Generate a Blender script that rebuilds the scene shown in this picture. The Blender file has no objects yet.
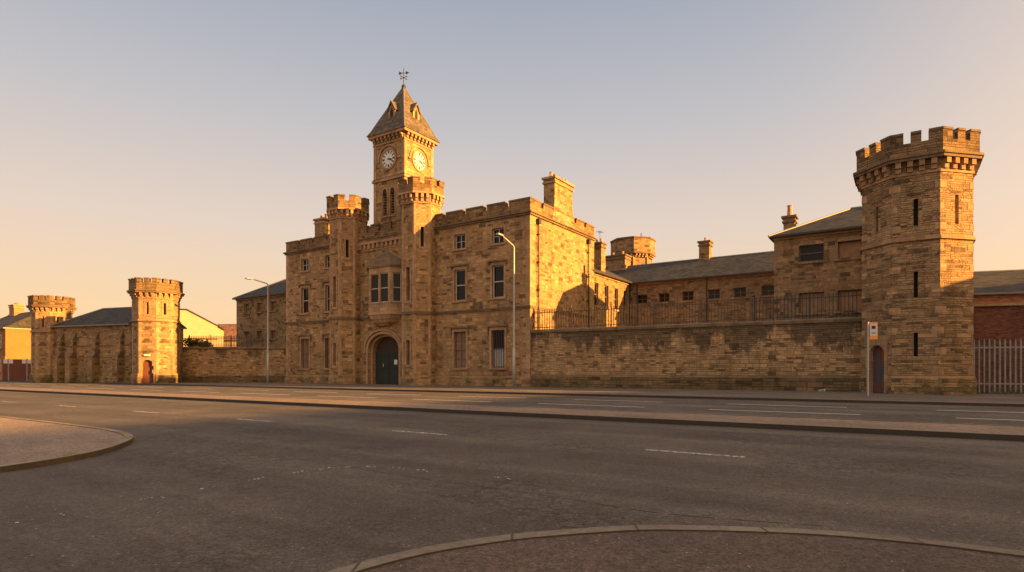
import bpy, bmesh, math, random
from mathutils import Vector
R = math.radians
random.seed(11)
S = bpy.context.scene
COL = S.collection

# ------------------------------------------------------------------ camera
cam = bpy.data.cameras.new('camera'); camo = bpy.data.objects.new('camera', cam); COL.objects.link(camo)
camo.location = (0, 0, 1.2); camo.rotation_euler = (R(90), 0, 0)
cam.sensor_width = 36; cam.lens = 600 / 1024 * 36; cam.shift_y = 85 / 1024
cam.clip_start = 0.1; cam.clip_end = 5000
S.camera = camo

# ------------------------------------------------------------------ sky, sun, exposure
SUN_AZ, SUN_EL = 113.0, 12.0          # azimuth clockwise from +Y
w = bpy.data.worlds.new('World'); S.world = w; w.use_nodes = True
nt = w.node_tree; nt.nodes.clear()
def wn(t, **k):
    n = nt.nodes.new(t)
    for a, b in k.items(): setattr(n, a, b)
    return n
out = wn('ShaderNodeOutputWorld'); bg = wn('ShaderNodeBackground')
sky = wn('ShaderNodeTexSky', sky_type='NISHITA', sun_disc=False)
sky.sun_elevation = R(SUN_EL); sky.sun_rotation = R(SUN_AZ); sky.dust_density = 3.0; sky.air_density = 1.2; sky.ozone_density = 1.0
tc = wn('ShaderNodeTexCoord'); sep = wn('ShaderNodeSeparateXYZ')
nt.links.new(tc.outputs['Generated'], sep.inputs[0])
ramp = wn('ShaderNodeValToRGB')
nt.links.new(sep.outputs['Z'], ramp.inputs[0])
cr = ramp.color_ramp
def srgb(r, g, b, k=1.0):
    f = lambda c: (c/255/12.92 if c/255 <= .04045 else ((c/255+.055)/1.055)**2.4) * k
    return (f(r), f(g), f(b), 1)
SK = [(0.0, srgb(250,203,146)), (0.09, srgb(248,211,165)), (0.22, srgb(226,206,190)), (0.38, srgb(192,189,192)), (0.54, srgb(158,166,180)), (0.7, srgb(190,188,194)), (1.0, srgb(255,246,236,1.15))]
while len(cr.elements) < len(SK): cr.elements.new(0.5)
for e, (p, c) in zip(cr.elements, SK): e.position = p; e.color = c
# warm glow of the low sun: depends on the direction of the sky only
sv = Vector((math.sin(R(SUN_AZ))*math.cos(R(SUN_EL)), math.cos(R(SUN_AZ))*math.cos(R(SUN_EL)), math.sin(R(SUN_EL))))
dot = wn('ShaderNodeVectorMath', operation='DOT_PRODUCT'); nt.links.new(tc.outputs['Generated'], dot.inputs[0]); dot.inputs[1].default_value = sv
mr = wn('ShaderNodeMapRange'); mr.inputs['From Min'].default_value = 0.0; mr.inputs['From Max'].default_value = 1.0
nt.links.new(dot.outputs['Value'], mr.inputs['Value'])
pw = wn('ShaderNodeMath', operation='POWER'); pw.inputs[1].default_value = 2.1; nt.links.new(mr.outputs[0], pw.inputs[0])
glow = wn('ShaderNodeMix', data_type='RGBA', blend_type='MIX'); nt.links.new(pw.outputs[0], glow.inputs['Factor'])
nt.links.new(ramp.outputs[0], glow.inputs['A']); glow.inputs['B'].default_value = (2.0, 1.18, 0.52, 1)
# added fill: unseen sky behind the camera brightened to lift the shaded fronts
d2 = wn('ShaderNodeVectorMath', operation='DOT_PRODUCT'); nt.links.new(tc.outputs['Generated'], d2.inputs[0]); d2.inputs[1].default_value = (-.45, -.84, .3)
m2 = wn('ShaderNodeMapRange'); m2.inputs['From Min'].default_value = 0; m2.inputs['From Max'].default_value = 1; m2.inputs['To Min'].default_value = 1.08; m2.inputs['To Max'].default_value = 1.8
nt.links.new(d2.outputs['Value'], m2.inputs['Value'])
lob = wn('ShaderNodeVectorMath', operation='SCALE'); nt.links.new(glow.outputs['Result'], lob.inputs[0]); nt.links.new(m2.outputs[0], lob.inputs['Scale'])
smul = wn('ShaderNodeMix', data_type='RGBA', blend_type='MULTIPLY'); smul.inputs['Factor'].default_value = 1
nt.links.new(sky.outputs[0], smul.inputs['A']); smul.inputs['B'].default_value = (0.10, 0.10, 0.10, 1)
mixs = wn('ShaderNodeMix', data_type='RGBA'); mixs.inputs['Factor'].default_value = 0.93
nt.links.new(smul.outputs['Result'], mixs.inputs['A']); nt.links.new(lob.outputs[0], mixs.inputs['B'])
scl = wn('ShaderNodeMix', data_type='RGBA', blend_type='MULTIPLY'); scl.inputs['Factor'].default_value = 1
nt.links.new(mixs.outputs['Result'], scl.inputs['A']); scl.inputs['B'].default_value = (2.0, 2.0, 2.0, 1)
nt.links.new(scl.outputs['Result'], bg.inputs[0]); bg.inputs[1].default_value = 0.1
nt.links.new(bg.outputs[0], out.inputs[0])

sl = bpy.data.lights.new('sun', 'SUN'); so = bpy.data.objects.new('sun', sl); COL.objects.link(so)
sl.energy = 5.0; sl.angle = R(0.5); sl.color = (1.0, 0.50, 0.12)
so.rotation_euler = (-sv).to_track_quat('-Z', 'Y').to_euler(); so.location = sv * 200
S.view_settings.view_transform = 'Standard'; S.view_settings.look = 'None'
S.view_settings.exposure = 2.35; S.view_settings.gamma = 1.0

# ------------------------------------------------------------------ materials
class NT:
    def __init__(s, name):
        s.m = bpy.data.materials.new(name); s.m.use_nodes = True
        s.t = s.m.node_tree; s.t.nodes.clear()
        s.o = s.n('ShaderNodeOutputMaterial'); s.p = s.n('ShaderNodeBsdfPrincipled')
        s.l(s.p.outputs[0], s.o.inputs[0])
    def n(s, t, **k):
        n = s.t.nodes.new(t)
        for a, b in k.items(): setattr(n, a, b)
        return n
    def l(s, a, b): s.t.links.new(a, b)
    def uv(s): return s.n('ShaderNodeUVMap').outputs[0]
    def pos(s): return s.n('ShaderNodeNewGeometry').outputs['Position']
    def mapv(s, v, sc=(1,1,1), loc=(0,0,0)):
        m = s.n('ShaderNodeMapping'); m.inputs['Scale'].default_value = sc; m.inputs['Location'].default_value = loc
        s.l(v, m.inputs[0]); return m.outputs[0]
    def noise(s, v, scale, detail=3, rough=.6, out=0):
        n = s.n('ShaderNodeTexNoise'); n.inputs['Scale'].default_value = scale; n.inputs['Detail'].default_value = detail
        n.inputs['Roughness'].default_value = rough; s.l(v, n.inputs['Vector']); return n.outputs[out]
    def rng(s, v, a, b, c=0., d=1., smooth=False):
        m = s.n('ShaderNodeMapRange'); m.inputs[1].default_value = a; m.inputs[2].default_value = b
        m.inputs[3].default_value = c; m.inputs[4].default_value = d
        if smooth: m.interpolation_type = 'SMOOTHSTEP'
        s.l(v, m.inputs[0]); return m.outputs[0]
    def math(s, op, a, b=None):
        m = s.n('ShaderNodeMath', operation=op)
        for i, x in enumerate((a, b)):
            if x is None: continue
            if isinstance(x, (int, float)): m.inputs[i].default_value = x
            else: s.l(x, m.inputs[i])
        return m.outputs[0]
    def mix(s, f, a, b, blend='MIX'):
        m = s.n('ShaderNodeMix', data_type='RGBA', blend_type=blend)
        for k, x in (('Factor', f), ('A', a), ('B', b)):
            if isinstance(x, (int, float)): m.inputs[k].default_value = x
            elif isinstance(x, tuple): m.inputs[k].default_value = x if len(x) == 4 else x + (1,)
            else: s.l(x, m.inputs[k])
        return m.outputs['Result']
    def ramp(s, v, stops, interp='LINEAR'):
        r = s.n('ShaderNodeValToRGB'); c = r.color_ramp; c.interpolation = interp
        while len(c.elements) < len(stops): c.elements.new(.5)
        for e, (p, k) in zip(c.elements, stops): e.position = p; e.color = k + (1,)
        s.l(v, r.inputs[0]); return r.outputs[0]
    def bump(s, h, strength=.5, dist=.03):
        b = s.n('ShaderNodeBump'); b.inputs['Strength'].default_value = strength; b.inputs['Distance'].default_value = dist
        s.l(h, b.inputs['Height']); s.l(b.outputs[0], s.p.inputs['Normal'])
    def base(s, c, rough=.85, metal=0, spec=.3):
        if isinstance(c, tuple): s.p.inputs['Base Color'].default_value = c + (1,)
        else: s.l(c, s.p.inputs['Base Color'])
        s.p.inputs['Roughness'].default_value = rough; s.p.inputs['Metallic'].default_value = metal
        s.p.inputs['Specular IOR Level'].default_value = spec
        return s.m

def brick(s, v, bw, bh, mortar, sq=1.0, sqf=2, off=.5):
    b = s.n('ShaderNodeTexBrick', squash=sq, squash_frequency=sqf, offset=off)
    b.inputs['Scale'].default_value = 1; b.inputs['Brick Width'].default_value = bw; b.inputs['Row Height'].default_value = bh
    b.inputs['Mortar Size'].default_value = mortar; b.inputs['Mortar Smooth'].default_value = .4
    b.inputs['Color1'].default_value = (0,0,0,1); b.inputs['Color2'].default_value = (1,1,1,1); b.inputs['Mortar'].default_value = (.5,.5,.5,1)
    s.l(v, b.inputs['Vector']); return b.outputs['Color'], b.outputs['Fac']

def masonry(name, pal, bw=.62, bh=.30, mortar=(.20,.15,.10), msize=.012, split=.55, warp=.03, bump=.6, bdist=.04,
            streak=.35, top=None, moss=.3, tone=1.0, pit=0.0):
    s = NT(name); uv = s.uv(); pos = s.pos()
    wv = s.n('ShaderNodeVectorMath', operation='SUBTRACT'); s.l(s.noise(uv, 1.1, 3, .6, 1), wv.inputs[0]); wv.inputs[1].default_value = (.5,.5,.5)
    ws = s.n('ShaderNodeVectorMath', operation='SCALE'); s.l(wv.outputs[0], ws.inputs[0]); ws.inputs['Scale'].default_value = warp * 3
    wa = s.n('ShaderNodeVectorMath', operation='ADD'); s.l(uv, wa.inputs[0]); s.l(ws.outputs[0], wa.inputs[1])
    v = wa.outputs[0]
    c1, f1 = brick(s, v, bw, bh, msize, .72, 3, .43)
    c2, f2 = brick(s, s.mapv(v, (1,1,1), (.13,0,0)), bw * .58, bh * .5, msize * .8, 1.3, 2, .37)
    # a coarse cell mask chooses where courses break into small stones
    c3, f3 = brick(s, s.mapv(v, (1,1,1), (3.7,0,0)), bw * 2.3, bh, 0.0, .8, 2, .31)
    mask = s.rng(c3, split, split + .01)
    tint = s.mix(mask, c1, c2); fac = s.mix(mask, f1, f2)
    tint = s.math('ADD', tint, s.rng(s.noise(pos, 2.2, 4), .3, .7, -.16, .16))
    col = s.ramp(tint, [(p, tuple(x * tone for x in k)) for p, k in pal])
    grain = s.noise(pos, 14, 5, .7)
    col = s.mix(1.0, col, s.ramp(grain, [(.25, (.66,.66,.66)), (.75, (1.22,1.22,1.22))]), 'MULTIPLY')
    col = s.mix(fac, col, tuple(x * tone for x in mortar))
    big = s.noise(pos, .33, 4, .6)
    col = s.mix(1.0, col, s.ramp(big, [(.3, (.72,.70,.68)), (.7, (1.15,1.12,1.06))]), 'MULTIPLY')
    st = s.noise(s.mapv(pos, (1.3,1.3,.13)), 1.0, 4, .65)
    stf = s.rng(st, .50, .72, 0, streak)
    sepn = s.n('ShaderNodeSeparateXYZ'); s.l(pos, sepn.inputs[0]); z = sepn.outputs['Z']
    if top:
        z0, z1, amt = top
        bl = s.noise(s.mapv(pos, (.55,.55,.28)), 1.0, 5, .7)
        zt = s.rng(s.math('ADD', s.math('ADD', s.rng(z, z0, z1, -.22, .16), bl), s.rng(st, .3, .7, -.07, .07)), .475, .575, 0, amt)
        stf = s.math('MAXIMUM', stf, zt)
    col = s.mix(stf, col, s.mix(.25, (.028,.023,.018), col))
    if moss:
        mz = s.math('MULTIPLY', s.rng(z, .2, 1.6, 1, 0), s.rng(s.noise(s.mapv(pos, (1,1,.5)), 1.1, 4), .42, .62, 0, moss * 1.6))
        col = s.mix(mz, col, (.055,.055,.018))
    h = s.math('SUBTRACT', s.math('ADD', s.math('MULTIPLY', tint, .35), s.math('MULTIPLY', grain, .75)), s.math('MULTIPLY', fac, .8))
    if pit:
        vo = s.n('ShaderNodeTexVoronoi', feature='DISTANCE_TO_EDGE'); vo.inputs['Scale'].default_value = 3.2; s.l(s.mapv(v, (1,1.5,1)), vo.inputs['Vector'])
        pf = s.rng(vo.outputs[0], .0, .12, pit, 0)
        pf = s.math('MULTIPLY', pf, s.rng(s.noise(pos, 1.9, 2), .46, .56))
        col = s.mix(pf, col, (.05,.032,.018)); h = s.math('SUBTRACT', h, pf)
    s.bump(h, bump, bdist)
    return s.base(col, .92, spec=.15)

PAL = [(0.0,(.11,.066,.033)), (.12,(.19,.118,.06)), (.32,(.29,.18,.09)), (.52,(.33,.207,.104)), (.70,(.25,.155,.08)), (.86,(.42,.27,.135)), (1.0,(.31,.17,.078))]
PALD = [(0.0,(.10,.066,.038)), (.10,(.17,.11,.06)), (.26,(.25,.16,.082)), (.5,(.32,.208,.107)), (.68,(.24,.154,.083)), (.84,(.38,.25,.13)), (1.0,(.31,.178,.083))]
M = {}
M['stone'] = masonry('gatehouse_stone', PAL, .64, .29, (.17,.115,.07), .012, .5, .012, .65, .04, .42, None, .35)
M['rubble'] = masonry('rubble_wall_stone', PALD, .56, .235, (.14,.095,.058), .014, .4, .03, .9, .06, .45, (1.4, 3.9, .9), .4, 1.22)
M['rubbleb'] = masonry('grimy_plinth_stone', PALD, .8, .3, (.09,.065,.04), .016, .5, .03, .9, .06, .6, None, .35, .6)
M['tower'] = masonry('corner_tower_stone', PALD, .86, .215, (.15,.10,.062), .014, .45, .035, 1.0, .08, .35, None, .5, 1.05, .35)
M['yard'] = masonry('yard_block_stone', PALD, .60, .26, (.16,.12,.08), .013, .5, .02, .6, .04, .45, None, .1, .85)
M['stonew'] = masonry('weathered_parapet_stone', PAL, .64, .29, (.12,.085,.05), .012, .5, .012, .65, .04, .75, None, 0, .66)
M['towerw'] = masonry('weathered_battlement_stone', PALD, .8, .25, (.12,.085,.05), .016, .5, .03, 1.0, .07, .7, None, 0, .72)
M['lefth'] = masonry('hall_stone', PALD, .60, .25, (.17,.125,.08), .014, .45, .025, .8, .05, .5, None, .6, .98)

def dressed(name, c, streak=.4):
    s = NT(name); pos = s.pos(); uv = s.uv()
    g = s.noise(pos, 9, 5, .7); big = s.noise(pos, .9, 3)
    ct, f = brick(s, uv, .9, .34, .006, .8, 2)
    col = s.mix(1, c, s.ramp(g, [(.25,(.72,.72,.72)), (.75,(1.2,1.2,1.2))]), 'MULTIPLY')
    col = s.mix(1, col, s.ramp(s.math('ADD', s.math('MULTIPLY', ct, .5), s.math('MULTIPLY', big, .5)), [(.2,(.72,.68,.64)), (.8,(1.15,1.12,1.1))]), 'MULTIPLY')
    st = s.rng(s.noise(s.mapv(pos, (1.6,1.6,.2)), 1.2, 4, .7), .5, .75, 0, streak)
    col = s.mix(st, col, (.035,.027,.02))
    col = s.mix(f, col, (.1,.07,.045))
    s.bump(g, .35, .02); return s.base(col, .9, spec=.15)
M['dress'] = dressed('dressed_sandstone', (.32,.205,.115))
M['cope'] = dressed('weathered_coping', (.15,.105,.065), .7)

def slate(name, c, rot=0):
    s = NT(name); uv = s.uv(); pos = s.pos()
    ct, f = brick(s, uv, .32, .22, .008, 1, 2)
    col = s.mix(1, c, s.ramp(ct, [(0,(.65,.65,.68)), (1,(1.3,1.25,1.2))]), 'MULTIPLY')
    col = s.mix(1, col, s.ramp(s.noise(pos, .7, 4), [(.3,(.7,.7,.72)), (.7,(1.25,1.2,1.1))]), 'MULTIPLY')
    col = s.mix(f, col, (.015,.014,.014))
    s.bump(s.math('SUBTRACT', ct, f), .4, .02); return s.base(col, .8, spec=.12)
M['slate'] = slate('roof_slate', (.040,.038,.037))
M['spire'] = slate('spire_slate', (.095,.078,.062))
M['redtile'] = slate('red_brown_roof', (.16,.085,.055))

def brickmat(name, c, mort=(.2,.16,.13)):
    s = NT(name); ct, f = brick(s, s.uv(), .225, .075, .008)
    col = s.mix(1, c, s.ramp(ct, [(0,(.6,.55,.5)), (1,(1.3,1.3,1.3))]), 'MULTIPLY')
    col = s.mix(1, col, s.ramp(s.noise(s.pos(), .8, 4), [(.3,(.7,.7,.7)), (.7,(1.2,1.2,1.2))]), 'MULTIPLY')
    col = s.mix(f, col, mort); s.bump(s.math('SUBTRACT', 1.0, f), .3, .01); return s.base(col, .9, spec=.15)
M['brick'] = brickmat('red_brick', (.13,.05,.03), (.12,.075,.05))
M['brick2'] = brickmat('orange_brick', (.32,.13,.06))

def plain(name, c, rough=.6, metal=0, vary=.25, spec=.4, scale=3):
    s = NT(name); g = s.noise(s.pos(), scale, 4, .65)
    col = s.mix(1, c, s.ramp(g, [(.25,(1-vary,)*3), (.75,(1+vary,)*3)]), 'MULTIPLY')
    return s.base(col, rough, metal, spec)
M['iron'] = plain('black_iron', (.022,.018,.015), .55)
M['rust'] = plain('rusty_iron', (.085,.052,.03), .7, 0, .4)
M['galv'] = plain('galvanised_steel', (.20,.195,.19), .6, .0, .25)
M['lamp'] = plain('pale_painted_steel', (.29,.275,.245), .5, .1, .12)
M['sash'] = plain('old_white_paint', (.36,.325,.28), .6, 0, .2)
M['sashd'] = plain('brown_paint', (.11,.065,.04), .7, 0, .2)
M['board'] = plain('weathered_board', (.16,.095,.055), .85, 0, .3)
M['blind'] = plain('pale_blind', (.30,.265,.235), .8, 0, .1)
M['orangeboard'] = plain('orange_board', (.22,.12,.06), .85, 0, .3)
M['tan'] = plain('tan_render', (.21,.10,.036), .9, 0, .15, .15, 1)
M['render'] = plain('cream_render', (.36,.26,.17), .9, 0, .12, .15, 1)
M['white'] = plain('white_enamel', (.46,.45,.42), .4, 0, .05)
M['black'] = plain('black_enamel', (.012,.012,.012), .5, 0, .1)
M['yellow'] = plain('yellow_plate', (.45,.27,.06), .5, 0, .1)
M['orange'] = plain('orange_plate', (.70,.24,.04), .5, 0, .1)
M['lead'] = plain('lead_grey', (.13,.125,.12), .5, .2)
M['pot'] = plain('clay_pot', (.34,.17,.08), .85, 0, .2)
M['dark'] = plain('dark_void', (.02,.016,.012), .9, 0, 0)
def glassm(name, c=(.008,.008,.009), rough=.06):
    s = NT(name); s.bump(s.noise(s.pos(), 2.2, 2), .06, .05); return s.base(c, rough, 0, .13)
M['glass'] = glassm('dark_window_glass')
def timber(name, c, c2=None):
    s = NT(name); uv = s.uv()
    ct, f = brick(s, s.mapv(uv, (1,.06,1)), .17, .5, .008, 1, 2, 0)
    g = s.noise(s.mapv(uv, (14,1.2,1)), 1.5, 4, .7)
    col = s.mix(1, c, s.ramp(g, [(.25,(.6,.6,.6)), (.75,(1.4,1.4,1.4))]), 'MULTIPLY')
    if c2: col = s.mix(s.rng(s.noise(s.pos(), 1.1, 3), .47, .6), col, c2)
    col = s.mix(f, col, (.01,.008,.006)); s.bump(s.math('SUBTRACT', g, f), .4, .02); return s.base(col, .75, spec=.25)
M['gate'] = timber('dark_green_timber', (.022,.026,.021))
M['gatetop'] = timber('dark_brown_timber', (.04,.024,.014))
M['reddoor'] = timber('red_brown_timber', (.115,.04,.024))
M['graf'] = timber('worn_blue_and_red_timber', (.05,.055,.06), (.14,.035,.02))

def asphalt(name, c, speck=.5, cracks=.6, scale=1.0, lanes=.25):
    s = NT(name); pos = s.pos()
    f1 = s.noise(pos, 70*scale, 3, .85); f3 = s.noise(pos, 26*scale, 4, .8); f2 = s.noise(pos, 7, 5, .7); b = s.noise(pos, .45, 5, .6)
    col = s.mix(1, c, s.ramp(f1, [(.3,(.35,.35,.35)), (.7,(1.85,1.8,1.74))]), 'MULTIPLY')
    col = s.mix(1, col, s.ramp(f3, [(.32,(.42,.42,.42)), (.7,(1.7,1.66,1.6))]), 'MULTIPLY')
    col = s.mix(1, col, s.ramp(f2, [(.3,(.74,.74,.74)), (.72,(1.25,1.24,1.22))]), 'MULTIPLY')
    col = s.mix(1, col, s.ramp(b, [(.3,(.74,.74,.75)), (.7,(1.25,1.22,1.18))]), 'MULTIPLY')
    if lanes:
        m = s.n('ShaderNodeMapping'); m.inputs['Rotation'].default_value = (0, 0, R(33.34)); s.l(pos, m.inputs[0])
        ln = s.noise(s.mapv(m.outputs[0], (.035,.75,1)), 1.0, 4, .6)
        col = s.mix(1, col, s.ramp(ln, [(.36,(1-lanes,)*3), (.64,(1+lanes,)*3)]), 'MULTIPLY')
    vo = s.n('ShaderNodeTexVoronoi', feature='F1'); vo.inputs['Scale'].default_value = 24; s.l(pos, vo.inputs['Vector'])
    vr = s.n('ShaderNodeSeparateColor'); s.l(vo.outputs['Color'], vr.inputs[0])
    sp = s.math('MULTIPLY', s.rng(vo.outputs['Distance'], .10, .24, 1, 0), s.rng(vr.outputs[0], .93, .96, 0, speck))
    col = s.mix(sp, col, (.36,.31,.26))
    dk = s.math('MULTIPLY', s.rng(vo.outputs['Distance'], .15, .4, 1, 0), s.rng(vr.outputs[1], .80, .86, 0, .6))
    col = s.mix(dk, col, (.025,.021,.018))
    h = s.math('ADD', s.math('MULTIPLY', f1, .6), s.math('MULTIPLY', f3, .9))
    if cracks:
        wv = s.n('ShaderNodeVectorMath', operation='ADD'); s.l(pos, wv.inputs[0])
        w2 = s.n('ShaderNodeVectorMath', operation='SCALE'); s.l(s.noise(pos, 2.2, 6, .75, 1), w2.inputs[0]); w2.inputs['Scale'].default_value = .8
        s.l(w2.outputs[0], wv.inputs[1])
        ve = s.n('ShaderNodeTexVoronoi', feature='DISTANCE_TO_EDGE'); ve.inputs['Scale'].default_value = .27; s.l(wv.outputs[0], ve.inputs['Vector'])
        ck = s.math('MULTIPLY', s.rng(ve.outputs[0], .001, .006, cracks*.7, 0), s.rng(s.noise(pos, .6, 4), .46, .62))
        v2 = s.n('ShaderNodeTexVoronoi', feature='DISTANCE_TO_EDGE'); v2.inputs['Scale'].default_value = 5.0; s.l(wv.outputs[0], v2.inputs['Vector'])
        ck2 = s.math('MULTIPLY', s.rng(v2.outputs[0], .01, .09, cracks*.8, 0), s.rng(s.noise(pos, .30, 4), .45, .58))
        ck = s.math('MAXIMUM', ck, ck2)
        col = s.mix(ck, col, (.02,.017,.014)); h = s.math('SUBTRACT', h, ck)
    s.bump(h, .8, .014); return s.base(col, .85, spec=.25)
M['asphalt'] = asphalt('worn_asphalt', (.066,.056,.050), .8, .75)
M['asphalt2'] = asphalt('dark_patch_asphalt', (.058,.05,.045), .5, .3)
M['pave'] = asphalt('pavement_tarmac', (.080,.065,.056), .5, .3)
M['redpave'] = asphalt('red_tarmac', (.072,.052,.044), .9, .15, 1, 0)
M['earth'] = asphalt('far_ground', (.10,.085,.065), .2, 0, 1, 0)
M['medtop'] = asphalt('median_concrete', (.145,.108,.084), .3, .25, 1, 0)
M['corner'] = asphalt('corner_tarmac', (.165,.125,.10), .6, .3, 1, 0)
def kerbm(name, c, moss=0):
    s = NT(name); uv = s.uv(); pos = s.pos()
    ct, f = brick(s, s.mapv(uv, (1,.01,1)), .92, .5, .012, 1, 2, 0)
    g = s.noise(pos, 18, 5, .75)
    col = s.mix(1, c, s.ramp(g, [(.25,(.6,.6,.6)), (.75,(1.35,1.35,1.35))]), 'MULTIPLY')
    col = s.mix(1, col, s.ramp(s.noise(pos, .8, 3), [(.3,(.7,.7,.68)), (.7,(1.2,1.2,1.18))]), 'MULTIPLY')
    col = s.mix(s.math('MULTIPLY', f, .8), col, (.03,.024,.018))
    if moss: col = s.mix(s.rng(s.noise(pos, 1.3, 4), .40, .6, 0, moss), col, (.12,.085,.02))
    s.bump(g, .5, .01); return s.base(col, .9, spec=.2)
M['kerb'] = kerbm('kerb_stone', (.15,.118,.092))
M['kerbm'] = kerbm('mossy_kerb_stone', (.21,.165,.12), .45)
M['kerbd'] = kerbm('dark_kerb_stone', (.095,.072,.055))
def paintm(name, wear):
    s = NT(name); pos = s.pos(); g = s.noise(pos, 16, 5, .75)
    f = s.rng(g, wear, wear + .12); col = s.mix(f, (.066,.056,.050), (.55,.52,.48)); return s.base(col, .8, spec=.25)
M['paint'] = paintm('white_road_paint', .46)
M['paintl'] = paintm('lane_road_paint', .33)
M['paintw'] = paintm('worn_road_paint', .60)
def leafm(name, c):
    s = NT(name); col = s.mix(1, c, s.ramp(s.noise(s.pos(), 5, 2), [(.3,(.6,.6,.6)), (.7,(1.4,1.35,1.2))]), 'MULTIPLY')
    return s.base(col, .7, spec=.2)
M['grass'] = leafm('dry_grass', (.085,.085,.025))
M['bush'] = leafm('ivy_leaves', (.055,.055,.022))

# ------------------------------------------------------------------ mesh builder
class B:
    def __init__(s): s.v = []; s.f = []; s.m = []; s.mats = []
    def mi(s, mat):
        if mat not in s.mats: s.mats.append(mat)
        return s.mats.index(mat)
    def face(s, pts, mat):
        i = len(s.v); s.v += [tuple(p) for p in pts]; s.f.append(list(range(i, i + len(pts)))); s.m.append(s.mi(mat)); return s
    def box(s, x0, x1, y0, y1, z0, z1, mat):
        return s.prism([(x0,y0),(x1,y0),(x1,y1),(x0,y1)], z0, z1, mat)
    def prism(s, poly, z0, z1, mat, top=True, bot=True, poly2=None, topmat=None):
        q = poly2 or poly; n = len(poly)
        for i in range(n):
            j = (i + 1) % n
            s.face([(*poly[i], z0), (*poly[j], z0), (*q[j], z1), (*q[i], z1)], mat)
        if top: s.face([(*p, z1) for p in q], topmat or mat)
        if bot: s.face([(*p, z0) for p in reversed(poly)], mat)
        return s
    def obox(s, o, d, u0, u1, a, b, z0, z1, mat):
        """box on a wall frame: o origin, d unit along; a..b = outward offsets (positive = out)."""
        nx, ny = d[1], -d[0]
        P = lambda u, k: (o[0] + d[0]*u + nx*k, o[1] + d[1]*u + ny*k)
        return s.prism([P(u0,b), P(u1,b), P(u1,a), P(u0,a)], z0, z1, mat)
    def extr(s, pts, o, d, a, b, mat):
        """extrude an outline given in (u,z) on a wall frame from outward offset a to b."""
        nx, ny = d[1], -d[0]
        P = lambda u, z, k: (o[0] + d[0]*u + nx*k, o[1] + d[1]*u + ny*k, z)
        n = len(pts)
        s.face([P(u, z, b) for u, z in pts], mat); s.face([P(u, z, a) for u, z in reversed(pts)], mat)
        for i in range(n):
            u, z = pts[i]; u2, z2 = pts[(i+1) % n]
            s.face([P(u,z,b), P(u,z,a), P(u2,z2,a), P(u2,z2,b)], mat)
        return s
    def wall(s, o, d, L, z0, z1, mat, ops=(), rev=.25, revmat=None, back=None):
        """wall face with rectangular openings (u0,u1,za,zb) and their reveals."""
        nx, ny = d[1], -d[0]
        P = lambda u, z, k=0: (o[0] + d[0]*u + nx*k, o[1] + d[1]*u + ny*k, z)
        us = sorted({0, L, *[u for q in ops for u in q[:2]]}); zs = sorted({z0, z1, *[z for q in ops for z in q[2:4]]})
        for i in range(len(us)-1):
            for j in range(len(zs)-1):
                uc, zc = (us[i]+us[i+1])/2, (zs[j]+zs[j+1])/2
                if any(q[0] < uc < q[1] and q[2] < zc < q[3] for q in ops): continue
                s.face([P(us[i],zs[j]), P(us[i+1],zs[j]), P(us[i+1],zs[j+1]), P(us[i],zs[j+1])], mat)
        for u0, u1, a, b in [q[:4] for q in ops]:
            rm = revmat or mat
            s.face([P(u0,a), P(u1,a), P(u1,a,-rev), P(u0,a,-rev)], rm); s.face([P(u0,b), P(u0,b,-rev), P(u1,b,-rev), P(u1,b)], rm)
            s.face([P(u0,a), P(u0,a,-rev), P(u0,b,-rev), P(u0,b)], rm); s.face([P(u1,a), P(u1,b), P(u1,b,-rev), P(u1,a,-rev)], rm)
            if back: s.face([P(u0,a,-rev), P(u1,a,-rev), P(u1,b,-rev), P(u0,b,-rev)], back)
        return s
    def tube(s, pts, r, mat, n=8):
        pts = [Vector(p) for p in pts]; rs = r if isinstance(r, (list, tuple)) else [r]*len(pts); rings = []
        for i, p in enumerate(pts):
            t = (pts[min(i+1, len(pts)-1)] - pts[max(i-1, 0)]).normalized()
            a = t.orthogonal().normalized() if abs(t.z) < .95 else Vector((1,0,0)); b = t.cross(a).normalized(); a = b.cross(t)
            rings.append([p + (a*math.cos(2*math.pi*k/n) + b*math.sin(2*math.pi*k/n)) * rs[i] for k in range(n)])
        # keep rings aligned
        for i in range(1, len(rings)):
            best = min(range(n), key=lambda k: (rings[i][k] - pts[i] - (rings[i-1][0] - pts[i-1])).length)
            rings[i] = rings[i][best:] + rings[i][:best]
            if (rings[i][1]-pts[i]).dot(rings[i-1][1]-pts[i-1]) < 0 and n > 3: rings[i] = [rings[i][0]] + rings[i][:0:-1]
        for A, C in zip(rings, rings[1:]):
            for k in range(n): s.face([A[k], A[(k+1)%n], C[(k+1)%n], C[k]], mat)
        s.face(list(reversed(rings[0])), mat); s.face(rings[-1], mat); return s
    def lathe(s, prof, c, mat, n=16):
        rings = [[(c[0]+r*math.cos(2*math.pi*k/n), c[1]+r*math.sin(2*math.pi*k/n), z) for k in range(n)] for r, z in prof]
        for A, C in zip(rings, rings[1:]):
            for k in range(n): s.face([A[k], A[(k+1)%n], C[(k+1)%n], C[k]], mat)
        s.face(list(reversed(rings[0])), mat); s.face(rings[-1], mat); return s
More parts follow.
